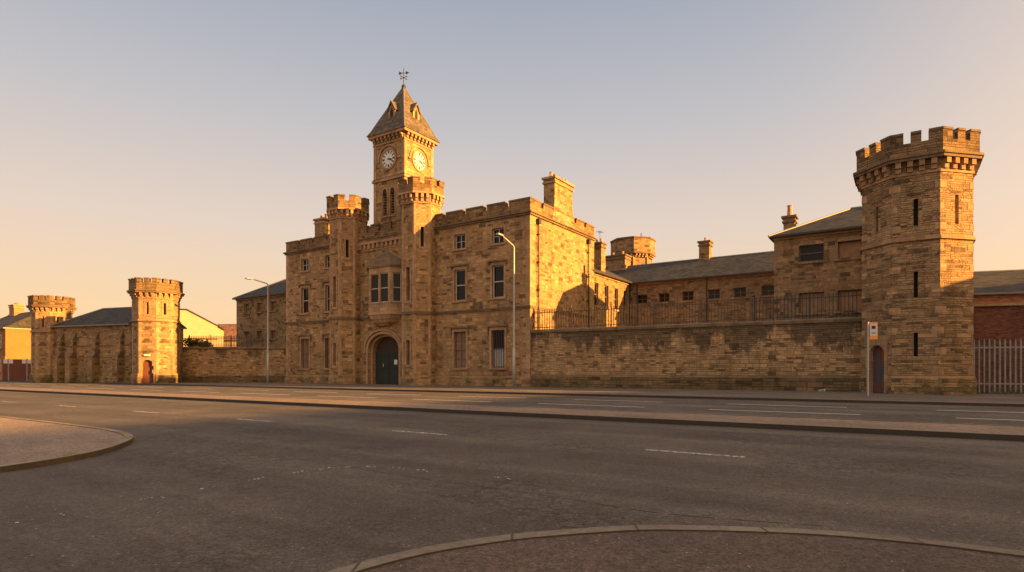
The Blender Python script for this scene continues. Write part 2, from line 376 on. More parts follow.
    def build(s, name, parent=None, smooth=False):
        me = bpy.data.meshes.new(name); me.from_pydata(s.v, [], s.f)
        for m in s.mats: me.materials.append(M[m])
        for p, i in zip(me.polygons, s.m): p.material_index = i
        bm = bmesh.new(); bm.from_mesh(me)
        bmesh.ops.remove_doubles(bm, verts=bm.verts, dist=1e-4)
        bmesh.ops.recalc_face_normals(bm, faces=bm.faces)
        uvl = bm.loops.layers.uv.new('UVMap'); Z = Vector((0,0,1))
        for f in bm.faces:
            nn = f.normal
            if abs(nn.z) > .95: t = Vector((1,0,0)); b = Vector((0,1,0))
            else:
                t = Z.cross(nn).normalized(); b = nn.cross(t)
            for lp in f.loops: lp[uvl].uv = (lp.vert.co.dot(t), lp.vert.co.dot(b))
            if smooth: f.smooth = True
        bm.to_mesh(me); bm.free()
        o = bpy.data.objects.new(name, me); COL.objects.link(o)
        if parent is not None: o.parent = parent
        return o

def thing(name, label, cat, loc=(0,0,0), rz=0, group=None):
    o = bpy.data.objects.new(name, None); COL.objects.link(o); o.empty_display_size = .5
    o.location = loc; o.rotation_euler = (0, 0, R(rz)); tag(o, label, cat, group); return o
def tag(o, label, cat, group=None, kind=None):
    o['label'] = label; o['category'] = cat
    if group: o['group'] = group
    if kind: o['kind'] = kind
    return o
def struct(b, name):
    o = b.build(name); o['kind'] = 'structure'; return o
def octa(cx, cy, r, n=8, ph=22.5):
    return [(cx + r*math.cos(R(ph + 360/n*k)), cy + r*math.sin(R(ph + 360/n*k))) for k in range(n)]
def edges(poly):
    for i in range(len(poly)):
        a = Vector(poly[i]); b = Vector(poly[(i+1) % len(poly)]); d = (b - a); L = d.length; d /= L
        yield i, (a.x, a.y), (d.x, d.y), L
def offset(poly, k):
    n = len(poly); res = []
    for i in range(n):
        p0 = Vector(poly[i-1]); p = Vector(poly[i]); p1 = Vector(poly[(i+1) % n])
        d0 = (p-p0).normalized(); d1 = (p1-p).normalized()
        n0 = Vector((d0.y,-d0.x)); n1 = Vector((d1.y,-d1.x)); m = (n0+n1).normalized()
        q = p + m * (k / max(.2, m.dot(n0))); res.append((q.x, q.y))
    return res
def ring(b, poly, th, z0, z1, mat):
    inn = offset(poly, -th); n = len(poly)
    for i in range(n):
        j = (i+1) % n
        b.prism([poly[i], poly[j], inn[j], inn[i]], z0, z1, mat)
def battlement(b, poly, th, z0, zc, zt, mat, gaps, cap='cope'):
    """gaps: function(L) -> list of (u0,u1) openings on an edge of length L."""
    ring(b, poly, th, z0, zc, mat)
    inn = offset(poly, -th); out = offset(poly, .045); inn2 = offset(poly, -th-.045); n = len(poly)
    for i, o, d, L in edges(poly):
        g = gaps(L); cuts = [0] + [x for q in g for x in q] + [L]; nx, ny = d[1], -d[0]; j = (i+1) % n
        for u0, u1 in zip(cuts[::2], cuts[1::2]):
            def pts(A, Bq, C, D, k0, k1):
                P = lambda u, k: (o[0]+d[0]*u+nx*k, o[1]+d[1]*u+ny*k)
                return [A if u0 == 0 else P(u0,k0), Bq if u1 == L else P(u1,k0), C if u1 == L else P(u1,k1), D if u0 == 0 else P(u0,k1)]
            b.prism(pts(poly[i], poly[j], inn[j], inn[i], 0, -th), zc, zt, mat, bot=False)
            b.prism(pts(out[i], out[j], inn2[j], inn2[i], .045, -th-.045), zt, zt + .11, cap)
def corbels(b, poly, k, z0, z1, step, wd, mat):
    for i, o, d, L in edges(poly):
        n = max(2, round(L/step))
        for q in range(n):
            u = L*(q+.5)/n; b.obox(o, d, u-wd/2, u+wd/2, -.05, k, z0 + (z1-z0)*.45, z1, mat); b.obox(o, d, u-wd/2, u+wd/2, -.05, k*.55, z0, z0 + (z1-z0)*.45, mat)
def hip_roof(b, x0, x1, y0, y1, ze, zr, hl, hr, mat, oh=.3, th=.12, edgemat='lead'):
    X0, X1, Y0, Y1 = x0-oh, x1+oh, y0-oh, y1+oh; ym = (Y0+Y1)/2
    if not hl: X0 = x0-.12
    if not hr: X1 = x1+.12
    a, c = (X0+hl, ym, zr), (X1-hr, ym, zr)
    p = [(X0,Y0,ze),(X1,Y0,ze),(X1,Y1,ze),(X0,Y1,ze)]; lo = [(x,y,z-th) for x,y,z in p]
    b.face([p[0],p[1],c,a], mat); b.face([p[2],p[3],a,c], mat); b.face([p[1],p[2],c], mat); b.face([p[3],p[0],a], mat)
    for i in range(4):
        j = (i+1)%4; b.face([lo[i],lo[j],p[j],p[i]], edgemat)
    b.face(list(reversed(lo)), edgemat)
    b.tube([a, c], .09, edgemat, 6)
    if hl: b.tube([p[0], a], .07, edgemat, 6)
    if hr: b.tube([p[1], c], .07, edgemat, 6)

FA = -33.34                                   # the road and the gatehouse front run this way
def fw(s_, n_):                               # along-road, across-road -> world
    return (s_*math.cos(R(FA)) - n_*math.sin(R(FA)), s_*math.sin(R(FA)) + n_*math.cos(R(FA)))

# ------------------------------------------------------------------ ground, road, pavements
def sheet(name, pts, z, mat): return struct(B().face([(x, y, z) for x, y in pts], mat), name)
sheet('ground', [(-2500,-2500),(2500,-2500),(2500,2500),(-2500,2500)], -.06, 'earth')
sheet('road', [fw(-160,-60), fw(160,-60), fw(160,26.2), fw(-160,26.2)], 0, 'asphalt')
# far pavement with its kerb
b = B(); b.prism([fw(-160,26.25), fw(160,26.25), fw(160,75), fw(-160,75)], -.05, .085, 'pave'); struct(b, 'pavement')
b = B(); b.prism([fw(-160,26.10), fw(160,26.10), fw(160,26.249), fw(-160,26.249)], -.05, .095, 'kerbd'); struct(b, 'kerb')
# raised strip between the two carriageways
b = B(); b.prism([fw(-160,13.45), fw(160,13.45), fw(160,15.55), fw(-160,15.55)], -.05, .095, 'medtop'); struct(b, 'median_strip')
b = B()
for n0 in (13.3, 15.553): b.prism([fw(-160,n0), fw(160,n0), fw(160,n0+.147), fw(-160,n0+.147)], -.05, .105, 'kerbd', topmat='kerb')  # faces darker than tops: the kerb's shade is put into the colour
struct(b, 'median_kerb')
def spline(P, k=8):
    P = [Vector(p) for p in P]; res = []
    for i in range(len(P)-1):
        p0, p1, p2, p3 = P[max(i-1,0)], P[i], P[i+1], P[min(i+2,len(P)-1)]
        for q in range(k):
            t = q/k; res.append(.5*((2*p1)+(-p0+p2)*t+(2*p0-5*p1+4*p2-p3)*t*t+(-p0+3*p1-3*p2+p3)*t**3))
    res.append(P[-1]); return [(p.x, p.y) for p in res]
def kerbed(name, line, closing, mat, kmat, h, kw, side):
    """pavement whose edge is a curved kerb line; side = +1 when the pavement lies left of the line."""
    off = []
    for i, p in enumerate(line):
        a = Vector(line[max(i-1,0)]); c = Vector(line[min(i+1,len(line)-1)]); t = (c-a).normalized()
        nn = Vector((-t.y, t.x))*side; off.append((p[0]+nn.x*kw, p[1]+nn.y*kw))
    b = B()
    for i in range(len(line)-1): b.prism([line[i], line[i+1], off[i+1], off[i]], -.05, h, kmat)
    struct(b, name + '_kerb')
    in2 = [(p[0]*.999+q[0]*.001, p[1]*.999+q[1]*.001) for p, q in zip(off, line)]
    b = B(); b.face([(x,y,h-.012) for x,y in in2 + closing], mat); struct(b, name)
NEAR = spline([(-2.6,.4),(-1.9,2.2),(-.967,3.58),(-.184,4.17),(.71,4.46),(1.26,4.50),(2.13,4.39),(2.79,4.15),(3.29,3.85),(4.6,3.0)] + [fw(8,5.0),fw(20,5.0),fw(60,5.0)])
kerbed('near_pavement', NEAR, [fw(60,-20), (-10,-30)], 'redpave', 'kerb', .045, .13, -1)
LEFT = spline([fw(-90,5.5), fw(-30,5.5), (-12.9,15.1), (-9.59,12.93), (-7.6,11.5), (-6.62,10.48), (-6.12,9.47), (-5.85,8.3), (-6.02,7.06), (-6.7,5.2), (-8.4,2), (-14,-8)])
kerbed('corner_pavement', LEFT, [(-60,-40), fw(-90,-30)], 'corner', 'kerbm', .075, .13, -1)
# tarmac apron along the kerbs of the side street
def dashes(name, n, s0, length, period, count, mat, wd=.11):
    b = B()
    for i in range(count):
        a = s0 + i*period
        b.face([(*fw(a,n-wd/2), .004), (*fw(a+length,n-wd/2), .004), (*fw(a+length,n+wd/2), .004), (*fw(a,n+wd/2), .004)], mat)
    struct(b, name)
dashes('lane_marking', 19.0, -5.15-6.2*20, 4.1, 6.2, 34, 'paintl')
dashes('lane_marking', 22.5, -5.44-6.2*20, 3.8, 6.2, 34, 'paintl')
dashes('centre_marking', 8.75, -8.65-5.33*16, 1.45, 5.33, 28, 'paint', .10)
b = B(); b.face([(*fw(-160,25.55), .004), (*fw(160,25.55), .004), (*fw(160,25.64), .004), (*fw(-160,25.64), .004)], 'paintw'); struct(b, 'edge_marking')
def ribbon(name, line, wd, z, mat, gap=None):
    b = B()
    for i in range(len(line)-1):
        if gap and i % gap[0] >= gap[1]: continue
        a, c = Vector(line[i]), Vector(line[i+1]); t = (c-a).normalized(); nn = Vector((-t.y,t.x))*wd/2
        b.face([(*(a+nn),z), (*(a-nn),z), (*(c-nn),z), (*(c+nn),z)], mat)
    struct(b, name)
b = B(); gl = spline([(-4.6,4.2),(-3.95,4.77),(-3.2,6.03),(-2.6,7.0),(-2.1,7.5),(-1.5,7.45),(-.75,7.05),(.12,6.6)], 30)
for i, p in enumerate(gl):                        # what is left of a worn give way line
    if math.sin(i*.42) < -.1 or random.random() < .7: continue
    for _ in range(2):
        cx, cy = p[0]+random.gauss(0,.03), p[1]+random.gauss(0,.035); r = random.uniform(.004,.017)
        b.face([(cx+r*random.uniform(.5,1.5)*math.cos(a*1.047), cy+r*random.uniform(.5,1.5)*math.sin(a*1.047), .0035) for a in range(6)], 'paintl')
struct(b, 'give_way_marking')
ribbon('tarmac_seam', spline([(-2.2,7.62),(-1.0,6.7),(-.04,6.05),(.62,5.55),(1.33,5.03),(2.4,4.65)], 10), .018, .0045, 'kerbd', (4, 3))
ribbon('tarmac_patch', [fw(-40,12.6), fw(40,12.6)], 1.0, .0025, 'asphalt2')

# ------------------------------------------------------------------ windows
def sash(parent, o, d, u, wd, z0, z1, rev=.22, hood=0, style='sash', surround='dress', frame='sash', glass='glass', sill=True, blind=None):
    """window part on a wall frame: stone surround, with a frame and a pane as sub-parts."""
    b = B(); t = .17; h = wd/2
    if surround:
        b.obox(o, d, u-h-t, u-h, -.02, .035, z0, z1+t, surround); b.obox(o, d, u+h, u+h+t, -.02, .035, z0, z1+t, surround)
        b.obox(o, d, u-h, u+h, -.02, .035, z1, z1+t+.06, surround)
        if hood:
            b.obox(o, d, u-h-t-.14, u+h+t+.14, -.02, .14, z1+t+.08, z1+t+.2, 'cope')
            for sg in (-1, 1):
                x = u + sg*(h+t+.09); b.obox(o, d, x-.06, x+.06, -.02, .11, z1+t+.08-hood, z1+t+.08, 'cope')
    if sill: b.obox(o, d, u-h-t-.05, u+h+t+.05, -.05, .11, z0-.15, z0, surround or 'dress')
    if not b.f: b.obox(o, d, u-h, u+h, -.05, .02, z0-.08, z0, 'dress')
    wo = b.build('window', parent)
    f = B(); k = -rev; fr = .07
    f.obox(o, d, u-h, u-h+fr, k, k+.06, z0, z1, frame); f.obox(o, d, u+h-fr, u+h, k, k+.06, z0, z1, frame)
    f.obox(o, d, u-h+fr, u+h-fr, k, k+.06, z0, z0+fr, frame); f.obox(o, d, u-h+fr, u+h-fr, k, k+.06, z1-fr, z1, frame)
    zm = (z0+z1)/2
    if style in ('sash', 'grid'): f.obox(o, d, u-h+fr, u+h-fr, k, k+.075, zm-.035, zm+.035, frame)
    if style in ('grid', 'cross'):
        f.obox(o, d, u-.025, u+.025, k, k+.05, z0+fr, z1-fr, frame)
        for q in ((.25,.75) if style == 'grid' else (.5,)):
            zz = z0+(z1-z0)*q; f.obox(o, d, u-h+fr, u+h-fr, k, k+.045, zz-.02, zz+.02, frame)
    if style == 'bars':
        nb = max(3, round(wd/.2))
        for q in range(1, nb): f.obox(o, d, u-h+wd*q/nb-.015, u-h+wd*q/nb+.015, k+.08, k+.11, z0, z1, 'iron')
        f.obox(o, d, u-h+fr, u+h-fr, k, k+.075, zm-.05, zm+.05, frame)
    f.build('frame', wo)
    p = B(); p.obox(o, d, u-h, u+h, k-.03, k, z0, z1, glass); p.build('pane', wo)
    if blind: q = B(); q.obox(o, d, u-h+fr+.01, u+h-fr-.01, k+.002, k+.03, z0+fr+.01, zm-.04, blind); q.build('blind', wo)
    return wo

# ------------------------------------------------------------------ gatehouse
C0 = (1.27, 42.4)
G = thing('gatehouse', 'brown sandstone gatehouse with a clock tower over its arched gate between two turrets', 'gatehouse', (*C0, 0), FA)
FX = (1.0, 0.0); DEP = 10.4
WX = [2.75, 6.28]; LX = [21.2, 24.6]
att, fst, gnd = (10.55, 11.65), (6.58, 8.95), (1.45, 4.2)
ops = []
for t in WX + LX:
    for (a, c), wd in ((att, 1.05), (fst, 1.05), (gnd, 1.18)): ops.append((27.4-t-wd/2, 27.4-t+wd/2, a, c))
GX = 14.4                                       # gate axis, metres left of the right corner
gz = 4.3; ops.append((27.4-GX-1.8, 27.4-GX+1.8, 0, gz))
b = B()
b.wall((-27.4,0), FX, 27.4, 0, 12.4, 'stone', ops, .28, 'dress')
b.wall((0,0), (0,1), DEP, 0, 12.4, 'stone'); b.wall((0,DEP), (-1,0), 27.4, 0, 12.4, 'stone'); b.wall((-27.4,DEP), (0,-1), DEP, 0, 12.4, 'stone')
b.face([(-27.4,0,12.38),(0,0,12.38),(0,DEP,12.38),(-27.4,DEP,12.38)], 'lead')
b.build('wall', G)
# gate arch spandrels, moulding, recess and doors
b = B(); A = []
for i in range(17):
    a = math.pi*i/16; A.append((-GX + 1.8*math.cos(a), 2.75 + 1.55*math.sin(a)**.8 if 0 < i < 16 else 2.75))
b.extr([(-GX+1.8, gz+.01), (-GX+1.8, 2.75)] + A[1:9] + [(-GX, gz+.01)], (0,0), FX, -.4, 0.003, 'dress')
b.extr([(-GX, gz+.01)] + A[8:16] + [(-GX-1.8, 2.75), (-GX-1.8, gz+.01)], (0,0), FX, -.4, 0.003, 'dress')
for i in range(16):                              # moulded rings, stepping inward
    for k, (sc0, sc1, pa, pb) in enumerate(((1.0,1.14,-.02,.10), (1.18,1.26,-.02,.17), (.88,1.0,-.9,-.25))):
        f = lambda p, q: (-GX + (p[0]+GX)*q, 2.75 + (p[1]-2.75)*q)
        b.extr([f(A[i],sc0), f(A[i],sc1), f(A[i+1],sc1), f(A[i+1],sc0)], (0,0), FX, pa, pb, 'dress')
for sg in (-1, 1):
    x = -GX + sg*1.8
    b.obox((0,0), FX, min(x, x+sg*.23), max(x, x+sg*.23), -.02, .10, 0.1, 2.75, 'dress')
    b.obox((0,0), FX, min(x, x-sg*.2), max(x, x-sg*.2), -.7, -.25, 0.05, 2.75, 'dress')
b.box(-GX-1.8, -GX-1.73, .28, 0.85, 0, gz, 'stone'); b.box(-GX+1.73, -GX+1.8, .28, 0.85, 0, gz, 'stone')
b.box(-GX-1.8, -GX+1.8, .28, 0.85, gz, gz+.1, 'stone')
b.build('gate_arch', G)
gd = B(); gd.box(-GX-1.78, -GX+1.78, .70, .8, .09, 4.4, 'gatetop')
gd.box(-GX-1.62, -GX-.02, .64, .70, .12, 2.75, 'gate'); gd.box(-GX+.02, -GX+1.62, .64, .70, .12, 2.75, 'gate')
gd.box(-GX-1.7, -GX+1.7, .60, .70, 2.75, 2.93, 'gatetop')
for x in (-GX-1.52, -GX+.08):
    for z in (.35, 1.4, 2.45): gd.box(x, x+1.42, .615, .64, z, z+.13, 'gate')
gdo = gd.build('gate', G)
q = B(); q.box(-GX+.62, -GX+.98, .60, .615, 1.75, 2.15, 'white'); q.build('notice', gdo)
q = B(); q.box(-GX-.68, -GX-.60, .58, .615, 1.58, 1.82, 'yellow'); q.build('latch', gdo)
# plinth, string courses
def band(b, z0, z1, k, mat='dress', skip=()):
    segs = [(-27.4-k, 0+k)]
    for a, c in skip: segs = [s2 for s0, s1 in segs for s2 in ((s0, min(a, s1)), (max(c, s0), s1)) if s2[1] - s2[0] > .01]
    for s0, s1 in segs: b.box(s0, s1, -k, .02, z0, z1, mat)
    b.box(-.02, k, .02, DEP+k, z0, z1, mat); b.box(-27.4-k, -27.38, .02, DEP+k, z0, z1, mat)
b = B(); gap = [(-GX-2.05, -GX+2.05)]
band(b, 0, .72, .09, 'stone', gap); band(b, .72, .80, .06, 'dress', gap); b.build('plinth', G)
b = B(); band(b, 5.62, 5.74, .07, 'cope'); band(b, 5.74, 5.84, .11, 'cope'); b.build('string_course', G)
b = B(); band(b, 12.28, 12.42, .12, 'cope'); band(b, 12.42, 12.52, .22, 'cope'); b.build('cornice', G)
# quoins
for x, sx in ((0,-1), (-27.4,1)):
    b = B()
    for i in range(33):
        z = .82 + .345*i; L1, L2 = (.62, .34) if i % 2 else (.34, .62); e = .014
        b.prism([(x-sx*e,-e),(x+sx*L1,-e),(x+sx*L1,.04),(x+sx*.04,.04),(x+sx*.04,L2),(x-sx*e,L2)], z, z+.345, 'dress')
    b.build('quoin', G)
b = B()
def pgaps(L):
    n = max(1, round(L/2.1)); return [(L*(i+1)/(n+1)-.16, L*(i+1)/(n+1)+.16) for i in range(n)]
battlement(b, [(-27.4,-.02),(0.02,-.02),(.02,DEP),(-27.4,DEP)], .4, 12.52, 13.1, 13.4, 'stonew', pgaps)
b.build('parapet', G)
# the windows of both wings
for t in WX + LX:
    sash(G, (-27.4,0), FX, 27.4-t, 1.05, *att, style='cross')
    sash(G, (-27.4,0), FX, 27.4-t, 1.05, *fst, hood=.18)
    sash(G, (-27.4,0), FX, 27.4-t, 1.18, *gnd, hood=.5, style='bars' if t < 4 else 'grid', frame='sashd', glass='glass' if t < 4 else 'board', blind='blind' if t == 2.75 else None)
# turrets
def turret(cx):
    b = B(); r = 1.64; cy = .02; P = octa(cx, cy, r)
    for i, o, d, L in edges(P):
        op = []
        if i == 5: op = [(L/2-.19, L/2+.19, 6.7, 9.3), (L/2-.18, L/2+.18, 1.7, 3.6)]
        if i == 6: op = [(L/2-.12, L/2+.12, 10.9, 12.4)]
        b.wall(o, d, L, 0, 15.2, 'stone', op, .3, 'dress', 'dark')
        for u0, u1, a, c in op:
            for x0, x1 in ((u0-.14, u0), (u1, u1+.14)): b.obox(o, d, x0, x1, -.01, .025, a-.1, c+.1, 'dress')
            b.obox(o, d, u0, u1, -.01, .03, c, c+.16, 'dress'); b.obox(o, d, u0-.14, u1+.14, -.01, .06, a-.22, a-.1, 'dress')
        b.obox(o, d, -.02, .16, -.02, .012, .85, 14.4, 'dress'); b.obox(o, d, L-.16, L+.02, -.02, .012, .85, 14.4, 'dress')
    b.face([(*p, 15.1) for p in P], 'lead')
    t = b.build('turret', G)
    b = B(); ring(b, offset(P, .10), .2, 0, .75, 'stone'); b.build('plinth', t); b = B(); ring(b, offset(P, .09), .2, 5.62, 5.84, 'cope'); b.build('moulding', t)
    b = B(); corbels(b, P, .24, 14.35, 14.95, .42, .2, 'dress'); ring(b, offset(P, .08), .2, 14.22, 14.35, 'dress'); b.build('corbel_table', t)
    b = B(); Q = offset(P, .27); b.prism(Q, 14.95, 15.1, 'dress'); battlement(b, offset(P, .24), .32, 15.1, 15.7, 16.1, 'stonew', lambda L: [(L/2-.17, L/2+.17)]); b.build('battlement', t)
    return t
turret(-10.24); turret(-18.75)
# parapet of the gate bay with its corbel table
b = B(); o = (-17.3, 0)
b.box(-17.3, -11.7, -.20, .1, 12.0, 12.2, 'dress'); b.box(-17.3, -11.7, -.16, .3, 12.2, 12.95, 'stonew')
for i in range(11): b.box(-17.2+.52*i, -16.95+.52*i, -.17, 0, 11.6, 12.0, 'dress')
b.box(-17.3, -11.7, -.05, .0, 11.45, 11.6, 'dress')
for i in range(4): b.box(-17.15+1.42*i, -16.25+1.42*i, -.16, .3, 12.95, 13.5, 'stonew'); b.box(-17.2+1.42*i, -16.2+1.42*i, -.21, .35, 13.5, 13.62, 'cope')
b.build('gate_parapet', G)
# oriel window
OX = -14.1; pr = .8
P = [(OX-2.0,0),(OX-1.22,-pr),(OX+1.22,-pr),(OX+2.0,0)]
sc = lambda k, dy=0: [(OX+(x-OX)*k, y*k+dy) for x, y in P]
b = B()
def oprism(k0, k1, z0, z1, mat): b.prism(sc(k0)+[], z0, z1, mat, poly2=sc(k1))
for k0, k1, z0, z1 in ((.35,.6,4.95,5.2), (.68,.82,5.2,5.5), (.88,1.0,5.5,5.85)): oprism(k0, k1, z0, z1, 'dress')
b.prism(sc(1.06), 5.85, 6.0, 'dress'); b.prism(sc(1.0), 6.0, 6.75, 'dress'); b.prism(sc(1.04), 6.75, 6.85, 'dress')
b.prism(sc(.86), 6.85, 9.35, 'dark')
b.prism(sc(1.0), 9.25, 9.75, 'dress'); b.prism(sc(1.12), 9.75, 9.92, 'cope')
ow = b.build('oriel_window', G)
b = B(); b.prism(sc(1.1), 9.92, 10.35, 'cope', poly2=sc(.86)); b.prism(sc(.84), 10.35, 10.75, 'cope', poly2=sc(.55)); b.prism(sc(.5), 10.75, 11.15, 'cope', poly2=sc(.12)); b.build('oriel_roof', ow)
b = B(); fr = B(); pn = B()
for (ax, ay), (cx_, cy_), nw in ((P[0],P[1],1), (P[1],P[2],2), (P[2],P[3],1)):
    L = math.hypot(cx_-ax, cy_-ay); d = ((cx_-ax)/L, (cy_-ay)/L); m = .23; wd = (L-m*(nw+1))/nw
    for i in range(nw+1): b.obox((ax,ay), d, i*(wd+m), i*(wd+m)+m, -.22, 0, 6.85, 9.25, 'dress')
    for i in range(nw):
        u0 = m+i*(wd+m); pn.obox((ax,ay), d, u0, u0+wd, -.2, -.17, 6.85, 9.25, 'glass')
        for z in (6.85, 8.0, 9.18): fr.obox((ax,ay), d, u0, u0+wd, -.17, -.11, z, z+.07, 'sash')
        for x in (u0, u0+wd-.05): fr.obox((ax,ay), d, x, x+.05, -.17, -.12, 6.85, 9.25, 'sash')
b.build('mullion', ow); fr.build('frame', ow); pn.build('pane', ow)
# clock tower
TX, TH, TY0 = -14.5, 1.8, .70
sq = [(TX-TH,TY0),(TX+TH,TY0),(TX+TH,TY0+2*TH),(TX-TH,TY0+2*TH)]; tcx, tcy = TX, TY0+TH
b = B()
for i, o, d, L in edges(sq):
    op = [(L/2-.72, L/2-.17, 14.4, 16.3), (L/2+.17, L/2+.72, 14.4, 16.3)] if i in (0, 1) else []
    b.wall(o, d, L, 11.5, 21.0, 'stone', op, .35, 'dress', 'dark')
    for u0, u1, a, c in op:
        um = (u0+u1)/2; A2 = [(um + (u1-um)*math.cos(math.pi*k/8), c + .42*math.sin(math.pi*k/8)) for k in range(9)]
        b.extr(A2, o, d, -.02, .004, 'dark')
        for k in range(8):
            f = lambda p, q: (um+(p[0]-um)*q, c+(p[1]-c)*q)
            b.extr([f(A2[k],1.0), f(A2[k],1.32), f(A2[k+1],1.32), f(A2[k+1],1.0)], o, d, -.02, .07, 'dress')
        for x0, x1 in ((u0-.09,u0), (u1,u1+.09)): b.obox(o, d, x0, x1, -.02, .06, a, c, 'dress')
        for k in range(8): b.obox(o, d, u0, u1, -.3, -.1, a+.1+k*.23, a+.16+k*.23, 'board')
        b.obox(o, d, u0-.12, u1+.12, -.02, .1, a-.14, a, 'dress')
    b.obox(o, d, 0, .3, -.02, .03, 12.5, 20.7, 'dress'); b.obox(o, d, L-.3, L, -.02, .03, 12.5, 20.7, 'dress')
ct = b.build('clock_tower', G)
b = B(); ring(b, offset(sq, .12), .2, 17.4, 17.6, 'dress'); ring(b, offset(sq, .07), .2, 17.6, 17.7, 'cope'); b.build('string_course', ct); b = B(); ring(b, offset(sq, .10), .2, 13.55, 13.9, 'dress'); b.build('base_course', ct); b = B()
ring(b, offset(sq, .06), .2, 20.55, 20.7, 'dress'); ring(b, offset(sq, .34), .5, 21.15, 21.38, 'dress'); corbels(b, sq, .28, 20.72, 21.15, .44, .2, 'dress'); b.build('cornice', ct)
for i, o, d, L in edges(sq):
    um, zc, rr = L/2, 19.2, .76
    c = lambda r, a: (um + r*math.sin(a), zc + r*math.cos(a))
    q = B(); N = 32
    q.extr([c(rr, -2*math.pi*k/N) for k in range(N)], o, d, -.05, .03, 'white')
    for k in range(N):
        a0, a1 = 2*math.pi*k/N, 2*math.pi*(k+1)/N
        q.extr([c(rr,a0), c(rr+.17,a0), c(rr+.17,a1), c(rr,a1)], o, d, -.02, .09, 'dress')
        if k < N/2: q.extr([c(1.1,a0-math.pi/2), c(1.24,a0-math.pi/2), c(1.24,a1-math.pi/2), c(1.1,a1-math.pi/2)], o, d, -.02, .10, 'dress')
    for sg in (-1, 1): q.obox(o, d, um+sg*1.22-.14, um+sg*1.22+.14, -.02, .12, zc-.12, zc+.01, 'dress')
    for h in range(12):
        a = 2*math.pi*h/12; wq = .055/.66 if h % 3 else .085/.66
        q.extr([c(.46,a-wq*1.1), c(.70,a-wq), c(.70,a+wq), c(.46,a+wq*1.1)], o, d, .03, .042, 'black')
    for ang, ln, wd in ((R(100), .42, .06), (R(116), .66, .045)):
        ux, uz = math.sin(ang), math.cos(ang); px, pz = uz, -ux
        q.extr([(um-ux*.12+px*wd, zc-uz*.12+pz*wd), (um-ux*.12-px*wd, zc-uz*.12-pz*wd), (um+ux*ln-px*wd*.5, zc+uz*ln-pz*wd*.5), (um+ux*ln+px*wd*.5, zc+uz*ln+pz*wd*.5)], o, d, .045, .06, 'black')
    q.build('clock_face', ct)
b = B()
prof = [(2.22,21.38), (1.95,21.85), (1.55,22.75), (.08,25.9)]
for (r0, z0), (r1, z1) in zip(prof, prof[1:]):
    f = lambda r: [(tcx-r,tcy-r),(tcx+r,tcy-r),(tcx+r,tcy+r),(tcx-r,tcy+r)]
    b.prism(f(r0), z0, z1, 'spire', top=(z1 > 25), bot=(z0 < 21.5), poly2=f(r1))
for sx in (-1,1):
    for sy in (-1,1): b.tube([(tcx+sx*r, tcy+sy*r, z+.02) for r, z in prof], .055, 'lead', 6)
b.build('spire_roof', ct)
for i in range(4):                                # lucarnes
    a = i*math.pi/2; d = (round(math.cos(a)), round(math.sin(a))); nx, ny = d[1], -d[0]
    o = (tcx + nx*1.35 - d[0]*.45, tcy + ny*1.35 - d[1]*.45)
    b = B(); b.obox(o, d, .05, .85, -1.0, .12, 22.6, 23.5, 'dress')
    b.extr([(.05,23.5), (.85,23.5), (.45,24.15)], o, d, -1.0, .12, 'dress')
    b.extr([(-.08,23.42), (.02,23.38), (.45,24.1), (.88,23.38), (.98,23.42), (.45,24.32)], o, d, -1.05, .24, 'spire')
    b.extr([(.27,22.75), (.63,22.75), (.63,23.4), (.45,23.75), (.27,23.4)], o, d, .05, .128, 'dark')
    b.build('lucarne', ct)
b = B(); b.lathe([(.02,25.8),(.14,25.9),(.2,26.05),(.14,26.2),(.04,26.25),(.035,27.55),(.01,27.75)], (tcx,tcy), 'iron', 10)
for a in range(4): dx, dy = math.cos(a*math.pi/2), math.sin(a*math.pi/2); b.tube([(tcx,tcy,26.85),(tcx+dx*.32,tcy+dy*.32,26.85)], .025, 'iron', 5); b.lathe([(.02,26.78),(.07,26.85),(.02,26.92)], (tcx+dx*.34,tcy+dy*.34), 'iron', 6)
b.tube([(tcx-.42,tcy-.2,27.25),(tcx+.42,tcy+.2,27.25)], .03, 'iron', 5); b.extr([(-.42,27.1),(-.42,27.42),(-.12,27.25)], (tcx,tcy), (.9,.43), -.012, .012, 'iron'); b.extr([(.2,27.1),(.2,27.42),(.5,27.25)], (tcx,tcy), (.9,.43), -.012, .012, 'iron')
b.build('weathervane', ct)
# chimneys
def stack(b, x0, x1, y0, y1, z0, z1, mat, pots=0, cap='cope', alongx=True, potmat='pot'):
    b.box(x0, x1, y0, y1, z0, z1-.5, mat); b.box(x0-.08, x1+.08, y0-.08, y1+.08, z1-.5, z1-.36, cap)
    b.box(x0-.02, x1+.02, y0-.02, y1+.02, z1-.36, z1-.16, mat); b.box(x0-.13, x1+.13, y0-.13, y1+.13, z1-.16, z1, cap)
    for i in range(pots):
        t = (i+.5)/pots; c = (x0+(x1-x0)*t, (y0+y1)/2) if alongx else ((x0+x1)/2, y0+(y1-y0)*t)
        hh = random.uniform(.3,.5); b.lathe([(.15,z1),(.11,z1+hh*.8),(.15,z1+hh)], c, potmat, 8)
b = B(); stack(b, -.92, .035, 3.5, 6.4, 12.4, 15.95, 'stone', 5, 'dress', False); b.extr([(3.1,12.5),(6.8,12.5),(6.4,14.0),(3.5,14.0)], (.03,0), (0,1), -.6, .01, 'stone'); b.build('chimney', G)
b = B(); stack(b, -26.0, -24.7, 2.2, 3.3, 12.4, 16.0, 'stone', 2, 'dress'); b.build('chimney', G)
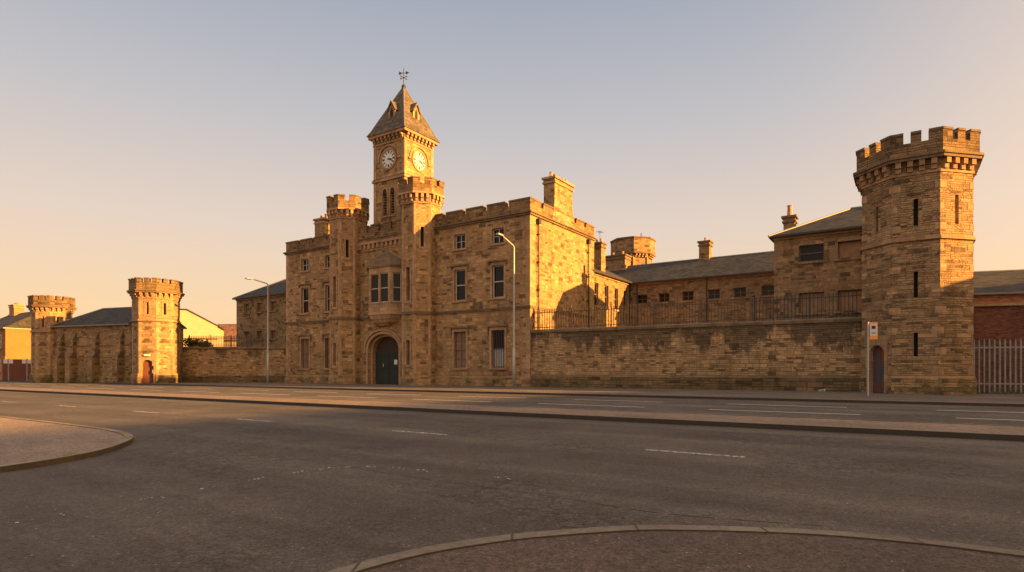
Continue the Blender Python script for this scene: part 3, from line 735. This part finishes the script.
# rain pipes on the sunny side wall
for y in (1.0, 9.1):
    b = B(); b.tube([(.14,y,4.0),(.14,y,11.9)], .06, 'iron', 8); b.box(.03,.27,y-.16,y+.16,11.8,12.15,'iron')
    for z in (5,7,9,11): b.box(.02,.2,y-.1,y+.1,z,z+.08,'iron')
    b.build('drainpipe', G)
b = B(); b.box(.02,.05,3.1,3.8,4.4,5.9,'sashd'); b.build('vent_panel', G)

# ------------------------------------------------------------------ perimeter walls with railings
def rail_run(b, L, z, y, h=1.35, step=.16, mat='rust', jitter=.0):
    n = int(L/step)
    for i in range(n):
        x = i*step; hh = h + random.uniform(-.03,.03)
        b.box(x-.02, x+.02, y-.02, y+.02, z, z+hh, mat); b.prism([(x-.034,y-.02),(x+.034,y-.02),(x+.034,y+.02),(x-.034,y+.02)], z+hh, z+hh+.12, mat, poly2=[(x-.002,y-.002),(x+.002,y-.002),(x+.002,y+.002),(x-.002,y+.002)])
    for zz in (z+.15, z+h-.16): b.box(0, L, y-.02, y+.02, zz, zz+.045, mat)
WA = -30.2
W = thing('perimeter_wall', 'dark stained rubble perimeter wall between gatehouse and corner tower', 'wall', (C0[0]+.06, C0[1]+.10, 0), WA)
WL = 20.3
b = B(); b.box(0, WL, 0, .6, 0, 3.88, 'rubble'); b.build('wall', W)
b = B(); b.box(0.1, WL, -.10, .05, 0, .82, 'rubbleb'); b.prism([(0.1,-.10),(WL,-.10),(WL,.02),(0.1,.02)], .82, .92, 'cope', poly2=[(0.1,-.01),(WL,-.01),(WL,.02),(0.1,.02)]); b.build('plinth', W)
b = B(); x = 0
while x < WL:
    L = random.uniform(.8,1.3); dz = random.uniform(-.012,.012); dy = random.uniform(-.012,.012)
    b.prism([(x+.004,-.09+dy),(min(x+L,WL)-.004,-.09+dy),(min(x+L,WL)-.004,.69),(x+.004,.69)], 3.88, 4.04+dz, 'cope'); b.prism([(x+.004,-.09+dy),(min(x+L,WL)-.004,-.09+dy),(min(x+L,WL)-.004,.69),(x+.004,.69)], 4.04+dz, 4.13+dz, 'cope', poly2=[(x+.004,.1),(min(x+L,WL)-.004,.1),(min(x+L,WL)-.004,.5),(x+.004,.5)]); x += L
b.build('coping', W)
for lab, x0, x1, mt in (('long rusty iron railing along the wall top beside the gatehouse', 0, 14.6, 'rust'), ('dark spiked iron railing on the wall top below the hipped block', 14.7, WL, 'iron')):
    ca, sa = math.cos(R(WA)), math.sin(R(WA))
    RL = thing('iron_railing', lab, 'railing', (W.location.x + ca*x0, W.location.y + sa*x0, 4.12), WA)
    b = B(); rail_run(b, x1-x0, -.02, .3, 1.35, .19, mt); b.build('bars', RL)
    for i in range(int((x1-x0)/2.9)+1):
        b = B(); x = i*2.9+.1; b.box(x-.035,x+.035,.265,.335,-.05,1.45,mt); b.lathe([(.03,1.45),(.06,1.5),(.02,1.6)], (x,.3), mt, 6); b.build('post', RL)

# ------------------------------------------------------------------ towers
def tower(name, label, loc, rz, r, zs, mats, slits, door, gapf, n=8, corb=.5, light=False, trim=True):
    """zs: string, corbel bottom, cornice, crenel, top"""
    zstr, zcb, zco, zcr, zt = zs; mat = mats
    T = thing(name, label, 'tower', loc, rz); P = octa(0, 0, r, n, 22.5)
    b = B()
    for i, o, d, L in edges(P):
        op = [(L/2-w_/2, L/2+w_/2, a, c) for k, w_, a, c in slits if k == i]
        if door and door[0] == i: op.append((L/2-door[1]/2, L/2+door[1]/2, 0, door[2]))
        b.wall(o, d, L, 0, zcr-.05, mat, op, .32, 'dress', 'dark')
        for u0, u1, a, c in op:
            if a > .5 and not trim: continue
            if a > .5:
                for x0, x1 in ((u0-.16,u0),(u1,u1+.16)): b.obox(o, d, x0, x1, -.02, .02, a-.05, c+.05, 'dress')
                b.obox(o, d, u0-.2, u1+.2, -.02, .025, c+.05, c+.3, 'dress'); b.obox(o, d, u0-.2, u1+.2, -.02, .04, a-.22, a-.05, 'dress')
            else:
                um = (u0+u1)/2; hw = (u1-u0)/2; A = [(um+hw*math.cos(math.pi*k/8), c-.45+.45*math.sin(math.pi*k/8)) for k in range(9)]
                b.extr([(u1,c+.005)] + A[:5] + [(um,c+.005)], o, d, -.25, .004, 'dress'); b.extr([(um,c+.005)] + A[4:] + [(u0,c+.005)], o, d, -.25, .004, 'dress')
                for x0, x1 in ((u0-.2,u0),(u1,u1+.2)): b.obox(o, d, x0, x1, -.02, .03, 0, c, 'dress')
                b.obox(o, d, u0-.2, u1+.2, -.02, .035, c, c+.3, 'dress')
        for k in range(int((zcb-1)/.33)):
            e = .34 if k % 2 else .2; z = 1.0+k*.33
            if abs(z+.16-zstr) < .3 or (not trim and k % 3): continue
            b.obox(o, d, -.012, e, -.02, .012, z, z+.32, 'dress'); b.obox(o, d, L-(.54-e), L+.012, -.02, .012, z, z+.32, 'dress')
    b.face([(*p, zcr-.3) for p in P], 'lead')
    b.build('shaft', T)
    b = B()
    for i, o, d, L in edges(P):
        k = .12; segs = [(-.05, L+.05)]
        if door and door[0] == i: segs = [(-.05, L/2-door[1]/2-.21), (L/2+door[1]/2+.21, L+.05)]
        for s0, s1 in segs: b.obox(o, d, s0, s1, -.02, k, 0, .85, mat); b.obox(o, d, s0, s1, -.02, k*.55, .85, .97, 'dress')
    b.build('plinth', T)
    b = B(); ring(b, offset(P, .10), .2, zstr-.12, zstr, 'dress'); ring(b, offset(P, .05), .2, zstr, zstr+.08, 'dress'); b.build('string_course', T)
    b = B(); corbels(b, P, .26, zcb, zco-.06, corb, corb*.5, 'dress'); ring(b, offset(P, .05), .2, zcb-.14, zcb, 'dress'); b.build('corbel_table', T)
    b = B(); Q = offset(P, .33); b.prism(Q, zco-.06, zco+.08, 'cope'); ring(b, offset(P, .40), .3, zco+.08, zco+.2, 'cope'); battlement(b, offset(P, .24), .38, zco+.1, zcr, zt-.11, 'towerw', gapf); b.build('battlement', T)
    if door:
        i, o, d, L = list(edges(P))[door[0]]
        q = B(); q.obox(o, d, L/2-door[1]/2, L/2+door[1]/2, -.3, -.24, .09, door[2], door[3]); do = q.build('door', T)
        q = B(); q.obox(o, d, L/2+door[1]/2-.16, L/2+door[1]/2-.1, -.24, -.19, 1.1, 1.25, 'iron'); q.build('handle', do)
        if light: q = B(); q.obox(o, d, L/2-.25, L/2+.25, -.02, .14, door[2]+.36, door[2]+.52, 'white'); q.build('door_light', T)
    return T
g2 = lambda L: [(L*.33-.145, L*.33+.145), (L*.67-.145, L*.67+.145)]
g3 = lambda L: [(L*.3-.12, L*.3+.12), (L*.7-.12, L*.7+.12)]
g1 = lambda L: [(L/2-.19, L/2+.19)]
tower('corner_tower', 'tall battlemented octagonal stone corner tower beside the palisade fence', (20.72, 30.85, 0), 12, 2.5, (7.6, 10.8, 11.35, 12.15, 12.68), 'tower',
      [(4,.19,8.2,9.5), (4,.17,4.75,6.0), (4,.17,1.9,3.05), (5,.21,8.2,9.6), (3,.19,8.2,9.5)], (3, .95, 2.5, 'graf'), g2, corb=.47, trim=False)
tower('wall_tower', 'battlemented stone tower with a red door at the near end of the buttressed hall', (-33.2, 56.0, 0), 8, 1.92, (5.85, 7.9, 8.35, 9.2, 9.62), 'lefth',
      [(5,.22,6.35,7.4), (6,.22,6.35,7.4)], (5, 1.05, 2.2, 'reddoor'), g3, corb=.44, light=True)
tower('wall_tower', 'squat battlemented tower at the far end of the buttressed hall beside the terraced house', (-48.3, 63.0, 0), 10, 1.72, (5.3, 7.3, 7.75, 8.5, 8.95), 'lefth',
      [(5,.2,5.7,6.8), (6,.2,5.7,6.8)], None, g3, corb=.42)

# ------------------------------------------------------------------ left hall, left wall
H = thing('buttressed_hall', 'long low stone hall with buttresses and a slate roof between two towers', 'hall', (-47.2, 61.9, 0), -19.5)
HL = 10.8
b = B(); b.box(0, HL, 0, 6, 0, 5.75, 'lefth'); b.build('wall', H)
b = B(); b.box(-.05, HL, -.06, 0.02, 2.6, 3.6, 'lefth'); b.box(0, HL, -.12, .02, 0, .7, 'lefth'); b.box(0, HL, -.06, .02, 3.62, 3.75, 'cope'); b.build('plinth', H)
b = B(); hip_roof(b, 0, HL, 0, 6, 5.8, 7.8, 3.2, 0, 'slate', .35); b.build('roof', H)
for x in (1.2, 3.0, 6.2, 9.6):
    b = B(); b.box(x-.32, x+.32, -.75, .02, 0, 2.5, 'lefth'); b.prism([(x-.32,-.75),(x+.32,-.75),(x+.32,.02),(x-.32,.02)], 2.5, 3.1, 'cope', poly2=[(x-.32,-.4),(x+.32,-.4),(x+.32,.02),(x-.32,.02)])
    b.box(x-.28, x+.28, -.4, .02, 3.1, 4.4, 'lefth'); b.prism([(x-.28,-.4),(x+.28,-.4),(x+.28,.02),(x-.28,.02)], 4.4, 5.1, 'cope', poly2=[(x-.28,-.05),(x+.28,-.05),(x+.28,.02),(x-.28,.02)]); b.build('buttress', H)
LW0 = (-31.6, 58.3); LW1 = (-21.75, 58.6); la = math.degrees(math.atan2(LW1[1]-LW0[1], LW1[0]-LW0[0])); LL = math.dist(LW0, LW1)
W2 = thing('perimeter_wall', 'streaked stone perimeter wall left of the gatehouse with a lamp post before it', 'wall', (*LW0, 0), la)
b = B(); b.box(-.4, LL+.3, 0, .6, 0, 3.35, 'rubble'); b.build('wall', W2)
b = B(); b.box(-.4, LL+.2, -.10, .02, 0, .75, 'rubbleb'); b.build('plinth', W2)
b = B(); b.box(-.4, LL+.2, -.08, .68, 3.35, 3.47, 'cope'); b.prism([(-.4,-.08),(LL+.2,-.08),(LL+.2,.68),(-.4,.68)], 3.47, 3.58, 'cope', poly2=[(-.4,.1),(LL+.2,.1),(LL+.2,.5),(-.4,.5)]); b.build('coping', W2)
RL2 = thing('iron_railing', 'iron railing on the left perimeter wall beside the red door tower', 'railing', (*LW0, 3.58), la)
b = B(); rail_run(b, 6.2, -.02, .3, 1.0, .16); b.build('bars', RL2)
for i in range(4):
    b = B(); x = .1+i*2.0; b.box(x-.03,x+.03,.27,.33,-.05,1.15,'iron'); b.build('post', RL2)
def leaves(b, c, r, n, mat, size=.09):
    for _ in range(n):
        v = Vector((random.gauss(0,1), random.gauss(0,1), random.gauss(0,1))).normalized() * random.random()**.4
        p = Vector(c) + Vector((v.x*r[0], v.y*r[1], v.z*r[2])); a = Vector((random.gauss(0,1), random.gauss(0,1), random.gauss(0,1))).normalized(); e = a.orthogonal().normalized()*size*random.uniform(.6,1.4); f2 = a.cross(e)*.7
        b.face([p-e, p-f2*.7, p+e, p+f2*.7], mat)
b = B(); [leaves(b, (x, .4, random.uniform(3.6,4.0)), (.55,.45,.45), 260, 'bush', .1) for x in (-.1,.4,.9,1.4,1.8)]
for x in (.3, .9, 1.4): b.tube([(x,.3,3.4),(x+.1,.35,3.9)], .03, 'board', 5)
o = b.build('ivy'); o.location = (*LW0, 0); o.rotation_euler.z = R(la); tag(o, 'dark ivy clump growing over the wall top beside the red door tower', 'ivy')

# ------------------------------------------------------------------ yard buildings behind the walls
def block(name, label, loc, rz, L, D, ze, zr, hl, hr, wall, roof, wins, win_style, cat='building', eave_band=True, fr='sashd'):
    """wins: (u centre, width, z0, z1, fill, style)"""
    K = thing(name, label, cat, (*loc, 0), rz)
    ops = [(u-w_/2, u+w_/2, a, c) for u, w_, a, c, *_ in wins]
    b = B(); b.wall((0,0), (1,0), L, 0, ze, wall, ops, .22, 'dress'); b.wall((L,0), (0,1), D, 0, ze, wall); b.wall((L,D), (-1,0), L, 0, ze, wall); b.wall((0,D), (0,-1), D, 0, ze, wall)
    if not hl: b.face([(0,0,ze),(0,D,ze),(0,D/2,zr-.05)], wall)
    if not hr: b.face([(L,0,ze),(L,D,ze),(L,D/2,zr-.05)], wall)
    if eave_band: b.box(-.03, L+.03, -.1, .02, ze-.22, ze-.02, 'dress')
    b.build('wall', K)
    b = B(); hip_roof(b, 0, L, 0, D, ze+.06, zr, hl, hr, roof, .3); b.build('roof', K)
    b = B(); b.box(-.2, L+.2, -.42, -.30, ze-.08, ze+.05, 'iron'); b.build('gutter', K)
    for u, w_, a, c, fill, st in wins: sash(K, (0,0), (1,0), u, w_, a, c, style=st, glass=fill, surround='yard' if w_ > .9 else None, frame=fr)
    return K
# wing running back from the gatehouse side wall
s0 = (C0[0] + .5496*10.4 + .8354*(-.35), C0[1] + .8354*10.4 - .5496*(-.35))
ws = []
for i in range(4):
    u = 1.2 + i*2.15; ws += [(u, .8, 6.9, 8.9, 'glass', 'sash'), (u, .8, 3.2, 4.9, 'glass', 'sash')]
K = block('yard_wing', 'plain stone yard wing with tall narrow windows behind the gatehouse side wall', s0, 90+FA, 9.4, 7.5, 9.75, 11.9, 0, 0, 'yard', 'slate', ws, None)
b = B(); stack(b, 3.7, 4.6, .7, 2.0, 9.8, 13.0, 'yard', 3, 'cope', False); b.build('chimney', K)
b = B(); b.tube([(4.5,1.2,12.9),(4.5,1.2,14.2)], .025, 'iron', 5); b.tube([(4.1,1.2,14.1),(4.9,1.2,14.1)], .02, 'iron', 5); b.tube([(4.3,.9,14.1),(4.3,1.5,14.1)], .02, 'iron', 5); b.tube([(4.7,.9,14.1),(4.7,1.5,14.1)], .02, 'iron', 5); b.build('aerial', K)
b = B(); b.tube([(8.6,-.1,0),(8.6,-.1,9.6)], .06, 'iron', 8); b.build('drainpipe', K)
# long cell wing facing the wall
def at_px(px, Y): return ((px-512)/600*Y, Y)
p0 = (11.9-8*.8354, 58.3+8*.5496); ws = []
Lw = 24.5
for px in (642, 664, 688, 714, 740, 768):
    k = (px-512)/600; u = (p0[0]-k*p0[1])/(k*math.sin(R(FA))-math.cos(R(FA)))
    ws += [(u, 1.05, 7.7, 8.55, 'glass', 'cross'), (u, 1.1, 4.2, 5.4, 'board', 'grid')]
K = block('cell_wing', 'long stone cell wing with a dark slate roof and small windows behind the railing', p0, FA, Lw, 8.5, 9.7, 12.2, 0, 0, 'yard', 'slate', ws, None)
b = B(); stack(b, 13.1, 14.1, 3.9, 4.9, 11.0, 13.9, 'yard', 1, 'cope'); b.build('chimney', K)
for u in (8.3, 14.95): b = B(); b.tube([(u,-.12,0),(u,-.12,9.6)], .06, 'iron', 8); b.build('drainpipe', K)
b = B(); stack(b, 3.4, 5.6, 3.4, 4.9, 11.0, 13.4, 'yard', 2, 'cope'); b.build('chimney', K)
# hipped block nearer the corner tower
p0 = (17.86, 40.9); ws = []
for px, fill in ((811.5, 'glass'), (851, 'orangeboard')):
    k = (px-512)/600; u = (p0[0]-k*p0[1])/(k*math.sin(R(FA))-math.cos(R(FA)))
    ws += [(u, 1.5, 8.45, 9.55, fill, 'sash' if fill == 'glass' else 'none'), (u, 1.5, 5.05, 6.4, 'orangeboard', 'none')]
K = block('hipped_block', 'stone yard block with a hipped slate roof just left of the corner tower', p0, FA, 9.2, 8.6, 10.3, 12.6, 4.6, 4.6, 'yard', 'slate', ws, None)
for u in [q[0] for q in ws[::2]]:
    b = B(); A = [(u+.75*math.cos(math.pi*k/8), 9.55+.28*math.sin(math.pi*k/8)) for k in range(9)]
    b.extr(A, (0,0), (1,0), -.05, .045, 'dress'); b.build('arch_stone', K)
b = B(); stack(b, .1, .85, 3.1, 3.85, 10.2, 12.4, 'yard', 0, 'cope'); b.lathe([(.2,12.4),(.15,13.1),(.2,13.2)], (.47,3.47), 'pot', 10); b.build('chimney', K)
# octagonal water tower
T = thing('water_tower', 'distant octagonal stone tower with a wide banded top above the slate roofs', 'tower', (15.0, 74.5, 0), 14)
P = octa(0,0,2.25); b = B(); b.prism(P, 0, 15.4, 'yard')
for i, o, d, L in edges(P): b.obox(o, d, -.12, .12, -.05, .1, 0, 15.3, 'dress')
b.build('shaft', T)
b = B(); b.prism(octa(0,0,2.7), 15.4, 17.2, 'yard'); corbels(b, P, .4, 14.95, 15.4, .4, .2, 'dress'); ring(b, octa(0,0,2.8), .4, 15.35, 15.5, 'cope'); ring(b, octa(0,0,2.8), .4, 17.2, 17.36, 'cope'); b.tube([(0,-2.3,17.2),(0,-2.3,17.8)], .05, 'iron', 5); b.build('tank_top', T)
# left cell block beyond the left wall
p0 = at_px(236.5, 68.5); ws = []
for px in (247, 259.5, 273.5):
    k = (px-512)/600; u = (p0[0]-k*p0[1])/(k*math.sin(R(FA))-math.cos(R(FA)))
    ws += [(u, .95, 7.7, 8.7, 'board', 'sash'), (u, .95, 4.7, 5.6, 'board', 'sash')]
block('cell_block', 'dark stone cell block with two rows of small windows left of the gatehouse', p0, FA, 11, 9, 9.4, 12.3, 5, 0, 'yard', 'slate', ws, None)
# houses behind
p0 = at_px(172, 92)
K = thing('rendered_house', 'sunlit cream rendered house with a sloping roofline behind the left wall', 'house', (*p0, 0), 20)
b = B(); b.extr([(-2,0),(6.3,0),(6.3,8.2),(2.0,10.6),(-2,10.6)], (0,0), (1,0), -9, 0, 'render'); b.build('wall', K)
b = B(); b.extr([(-2.1,10.6),(2.02,10.6),(6.6,8.1),(6.6,8.25),(2.05,10.8),(-2.1,10.8)], (0,0), (1,0), -9.2, .12, 'slate'); b.build('roof', K)
b = B(); b.tube([(-2,-.1,6.2),(6.3,-.1,6.2)], .06, 'iron', 6); b.tube([(4.9,-.1,6.2),(4.9,-.1,0)], .07, 'iron', 6); b.build('drainpipe', K)
p0 = at_px(206, 105)
K = thing('low_house', 'low sunlit house with a red brown roof between rendered house and cell block', 'house', (*p0, 0), -8)
b = B(); b.box(0, 12, 0, 7, 0, 6.6, 'render'); b.build('wall', K)
b = B(); hip_roof(b, 0, 12, 0, 7, 6.65, 9.6, 0, 0, 'redtile', .3); b.build('roof', K)
for x in (2, 5, 8): sash(K, (0,0), (1,0), x, 1.2, 4, 5.4, rev=-.01, surround=None)
# terraced house at the far left
p0 = at_px(5.5, 85)
K = thing('terraced_house', 'sunlit gable end of a terraced house with an orange brick chimney', 'house', (*p0, 0), FA)
b = B(); b.box(-14, 0, 0, 9.2, 0, 7.3, 'tan'); b.face([(0,0,7.3),(0,9.2,7.3),(0,4.6,10.1)], 'tan'); b.box(-14, .02, -.06, 0, 0, 3.3, 'brick2'); b.build('wall', K)
b = B(); hip_roof(b, -14, 0, 0, 9.2, 7.35, 10.2, 0, 0, 'slate', .3); b.build('roof', K)
b = B(); stack(b, -11.6, -9.6, 3.9, 5.2, 9.3, 11.6, 'brick2', 3, 'pot'); b.build('chimney', K)
for x in (-2, -5, -8): sash(K, (0,-.002), (1,0), x, 1.1, 4.5, 6.3, rev=-.005); sash(K, (0,-.07), (1,0), x, 1.1, 1.1, 2.7, rev=-.005)
b = B(); b.tube([(.1,3.8,1),(.1,3.8,9.2)], .06, 'iron', 6); b.build('drainpipe', K)
b = B(); b.box(-.15, 9, 0, .12, 0, 2.6, 'reddoor'); o = b.build('timber_fence'); o.location = (*at_px(4, 71), 0); o.rotation_euler.z = R(20); tag(o, 'red brown boarded fence between the terraced house and far tower', 'fence')
for px, lab in ((8.5, 'white twin panel road sign before the terraced house, nearer the picture edge'), (27, 'white twin panel road sign just left of the far tower')):
    x, y = at_px(px, 66); T = thing('road_sign', lab, 'sign', (x, y, .08), 20, 'white road signs at the far left')
    b = B(); b.tube([(0,0,0),(0,0,2.5)], .06, 'galv', 8); b.build('post', T)
    b = B(); b.box(-.42,-.06,-.09,-.06,1.95,2.4,'white'); b.box(.06,.42,-.09,-.06,1.95,2.4,'white'); b.box(-.42,.42,-.06,-.03,2.1,2.2,'galv'); b.build('panel', T)

# ------------------------------------------------------------------ right side: fence and brick buildings
K = thing('brick_warehouse', 'red brick warehouse with a grey slate roof behind the palisade fence', 'warehouse', (23.6, 33.75, 0), -17)
b = B(); b.box(-1.3, 12, 0, 2.7, 0, 4.75, 'brick'); b.box(-1.3, 12, 1.45, 11, 4.75, 5.6, 'brick2'); b.build('wall', K)
b = B(); b.box(-1.4, 12, -.12, 1.45, 4.75, 4.9, 'dress'); b.build('coping', K)
b = B(); hip_roof(b, -1.3, 12, 1.45, 11, 5.65, 7.5, 0, 0, 'slate', .3); b.build('roof', K)
b = B(); b.tube([(1.8,1.3,4.9),(1.8,1.3,6.5)], .05, 'lamp', 6); b.build('vent_pipe', K)
F = thing('palisade_fence', 'grey galvanised palisade fence running right from the corner tower', 'fence', (23.0, 30.06, .085), -18)
b = B()
for i in range(70):
    x = .12 + i*.215; hh = 2.72 + random.uniform(-.015,.015); lean = random.uniform(-.006,.006)
    b.prism([(x-.034,-.02),(x-.012,-.034),(x+.012,-.034),(x+.034,-.02),(x+.034,-.01),(x-.034,-.01)], .05, hh-.16, 'galv')
    b.extr([(x-.034,hh-.16),(x+.034,hh-.16),(x+.004,hh),(x-.004,hh)], (0,0), (1,0), .01, .02, 'galv')
b.build('pale_panel', F)
b = B(); b.box(0,16.5,0,.03,.45,.52,'galv'); b.box(0,16.5,0,.03,2.25,2.32,'galv'); b.build('rail', F)
for i in range(7): b = B(); x = .05+i*2.75; b.box(x-.05,x+.05,.03,.13,0,2.6,'galv'); b.build('post', F)
b = B()
for _ in range(1500):
    x = random.uniform(0,16.5); y = random.gauss(0,.22)+.1; h = random.uniform(.1,.5)*(1.2 if random.random()<.3 else .7); a = random.uniform(0,6.28); lx, ly = math.cos(a), math.sin(a); t = random.uniform(-.15,.15)
    b.face([(x-lx*.015,y-ly*.015,0),(x+lx*.015,y+ly*.015,0),(x+t,y+t*.5,h)], 'grass')
o = b.build('grass'); o.location = F.location; o.rotation_euler = F.rotation_euler; o['kind'] = 'stuff'; o['label'] = 'dry grass growing along the foot of the palisade fence'; o['category'] = 'grass'
# unseen blocks, added out of frame to shade the road and corner tower
for lab, loc, rz, L, D, ze, zr in (('unseen four storey stone block added across the road to shade it', fw(72, 48), FA-90, 80, 9, 16.2, 19.6),
                                   ('unseen two storey stone house added to shade the corner tower', (37, 21.5), FA, 10, 11, 8.8, 10.7)):
    ws = []
    for u in range(int(L/3)):
        for z in ((1.2, 4.3, 7.4, 10.5) if ze > 10 else (1.2, 4.0)): ws += [(1.5+3*u, 1.1, z, z+1.7, 'glass', 'sash')]
    block('shade_block', lab, loc, rz, L, D, ze, zr, 3, 3, 'yard', 'slate', ws, None)

# ------------------------------------------------------------------ street furniture
def street_lamp(label, loc, h, arm, rise=.12):
    T = thing('street_lamp', label, 'street lamp', (*loc, .085), -146.7+90+FA+90-FA, 'street lamps along the far pavement')
    T.rotation_euler.z = math.atan2(-.8354, -.5496)         # local +x reaches over the road
    b = B(); b.tube([(0,0,0),(0,0,2.6)], .11, 'lamp', 10); b.tube([(0,0,2.6),(0,0,2.75),(0,0,h-.5),(.03,0,h-.38),(.16,0,h-.30),(arm,0,h-.24+rise*3)], [.11,.075,.055,.052,.05,.042], 'lamp', 10); b.build('column', T, True)
    b = B(); hz = h-.29+rise*3; b.prism([(arm-.1,-.1),(arm+.62,-.14),(arm+.62,.14),(arm-.1,.1)], hz, hz+.13, 'galv', poly2=[(arm-.05,-.06),(arm+.5,-.08),(arm+.5,.08),(arm-.05,.06)]); b.build('lamp_head', T)
    b = B(); b.prism([(arm+.1,-.1),(arm+.56,-.11),(arm+.56,.11),(arm+.1,.1)], hz-.03, hz, 'glass'); b.build('lens', T)
    b = B(); b.box(-.12,.12,-.125,-.112,2.75,3.05,'yellow'); b.build('number_plate', T)
street_lamp('tall pale street lamp before the right wing of the gatehouse', (.14, 42.0), 10.2, 1.5)
street_lamp('tall pale street lamp standing before the left perimeter wall', (-22.0, 54.1), 9.3, 1.6, .05)
x, y = 15.85, 26.7
T = thing('bus_stop', 'slim bus stop post with a white and orange flag sign by the corner tower', 'bus stop', (x, y, .085), -25)
b = B(); b.tube([(0,0,0),(0,0,3.3)], .038, 'lamp', 10); b.build('post', T)
b = B(); b.box(.05,.36,-.02,.02,2.52,3.28,'orange'); b.box(.075,.335,-.026,-.02,2.68,3.2,'white'); b.box(.075,.335,.02,.026,2.68,3.2,'white'); b.box(.03,.05,-.03,.03,2.6,3.2,'iron')
b.box(.13,.28,-.03,-.026,2.98,3.12,'black'); b.box(.13,.28,-.03,-.026,2.78,2.82,'black'); b.build('flag', T)
b = B(); leaves(b, (0,0,.05), (.14,.08,.05), 26, 'white', .09); o = b.build('plastic_bag'); o.location = (16.9, 32.75, .09); tag(o, 'crumpled white plastic bag lying at the foot of the perimeter wall', 'bag')
# weeds on the left corner kerb
for (x, y), lab in (((-5.93,8.05), 'small yellow weed tuft growing on the corner kerb'),):
    b = B()
    for _ in range(60):
        a = random.uniform(0,6.28); r = random.uniform(0,.09); h = random.uniform(.04,.12); px, py = math.cos(a)*r, math.sin(a)*r
        b.face([(px-.006,py,0),(px+.006,py,0),(px*1.9,py*1.9,h)], 'grass')
    o = b.build('weed'); o.location = (x, y, .0); tag(o, lab, 'weed')
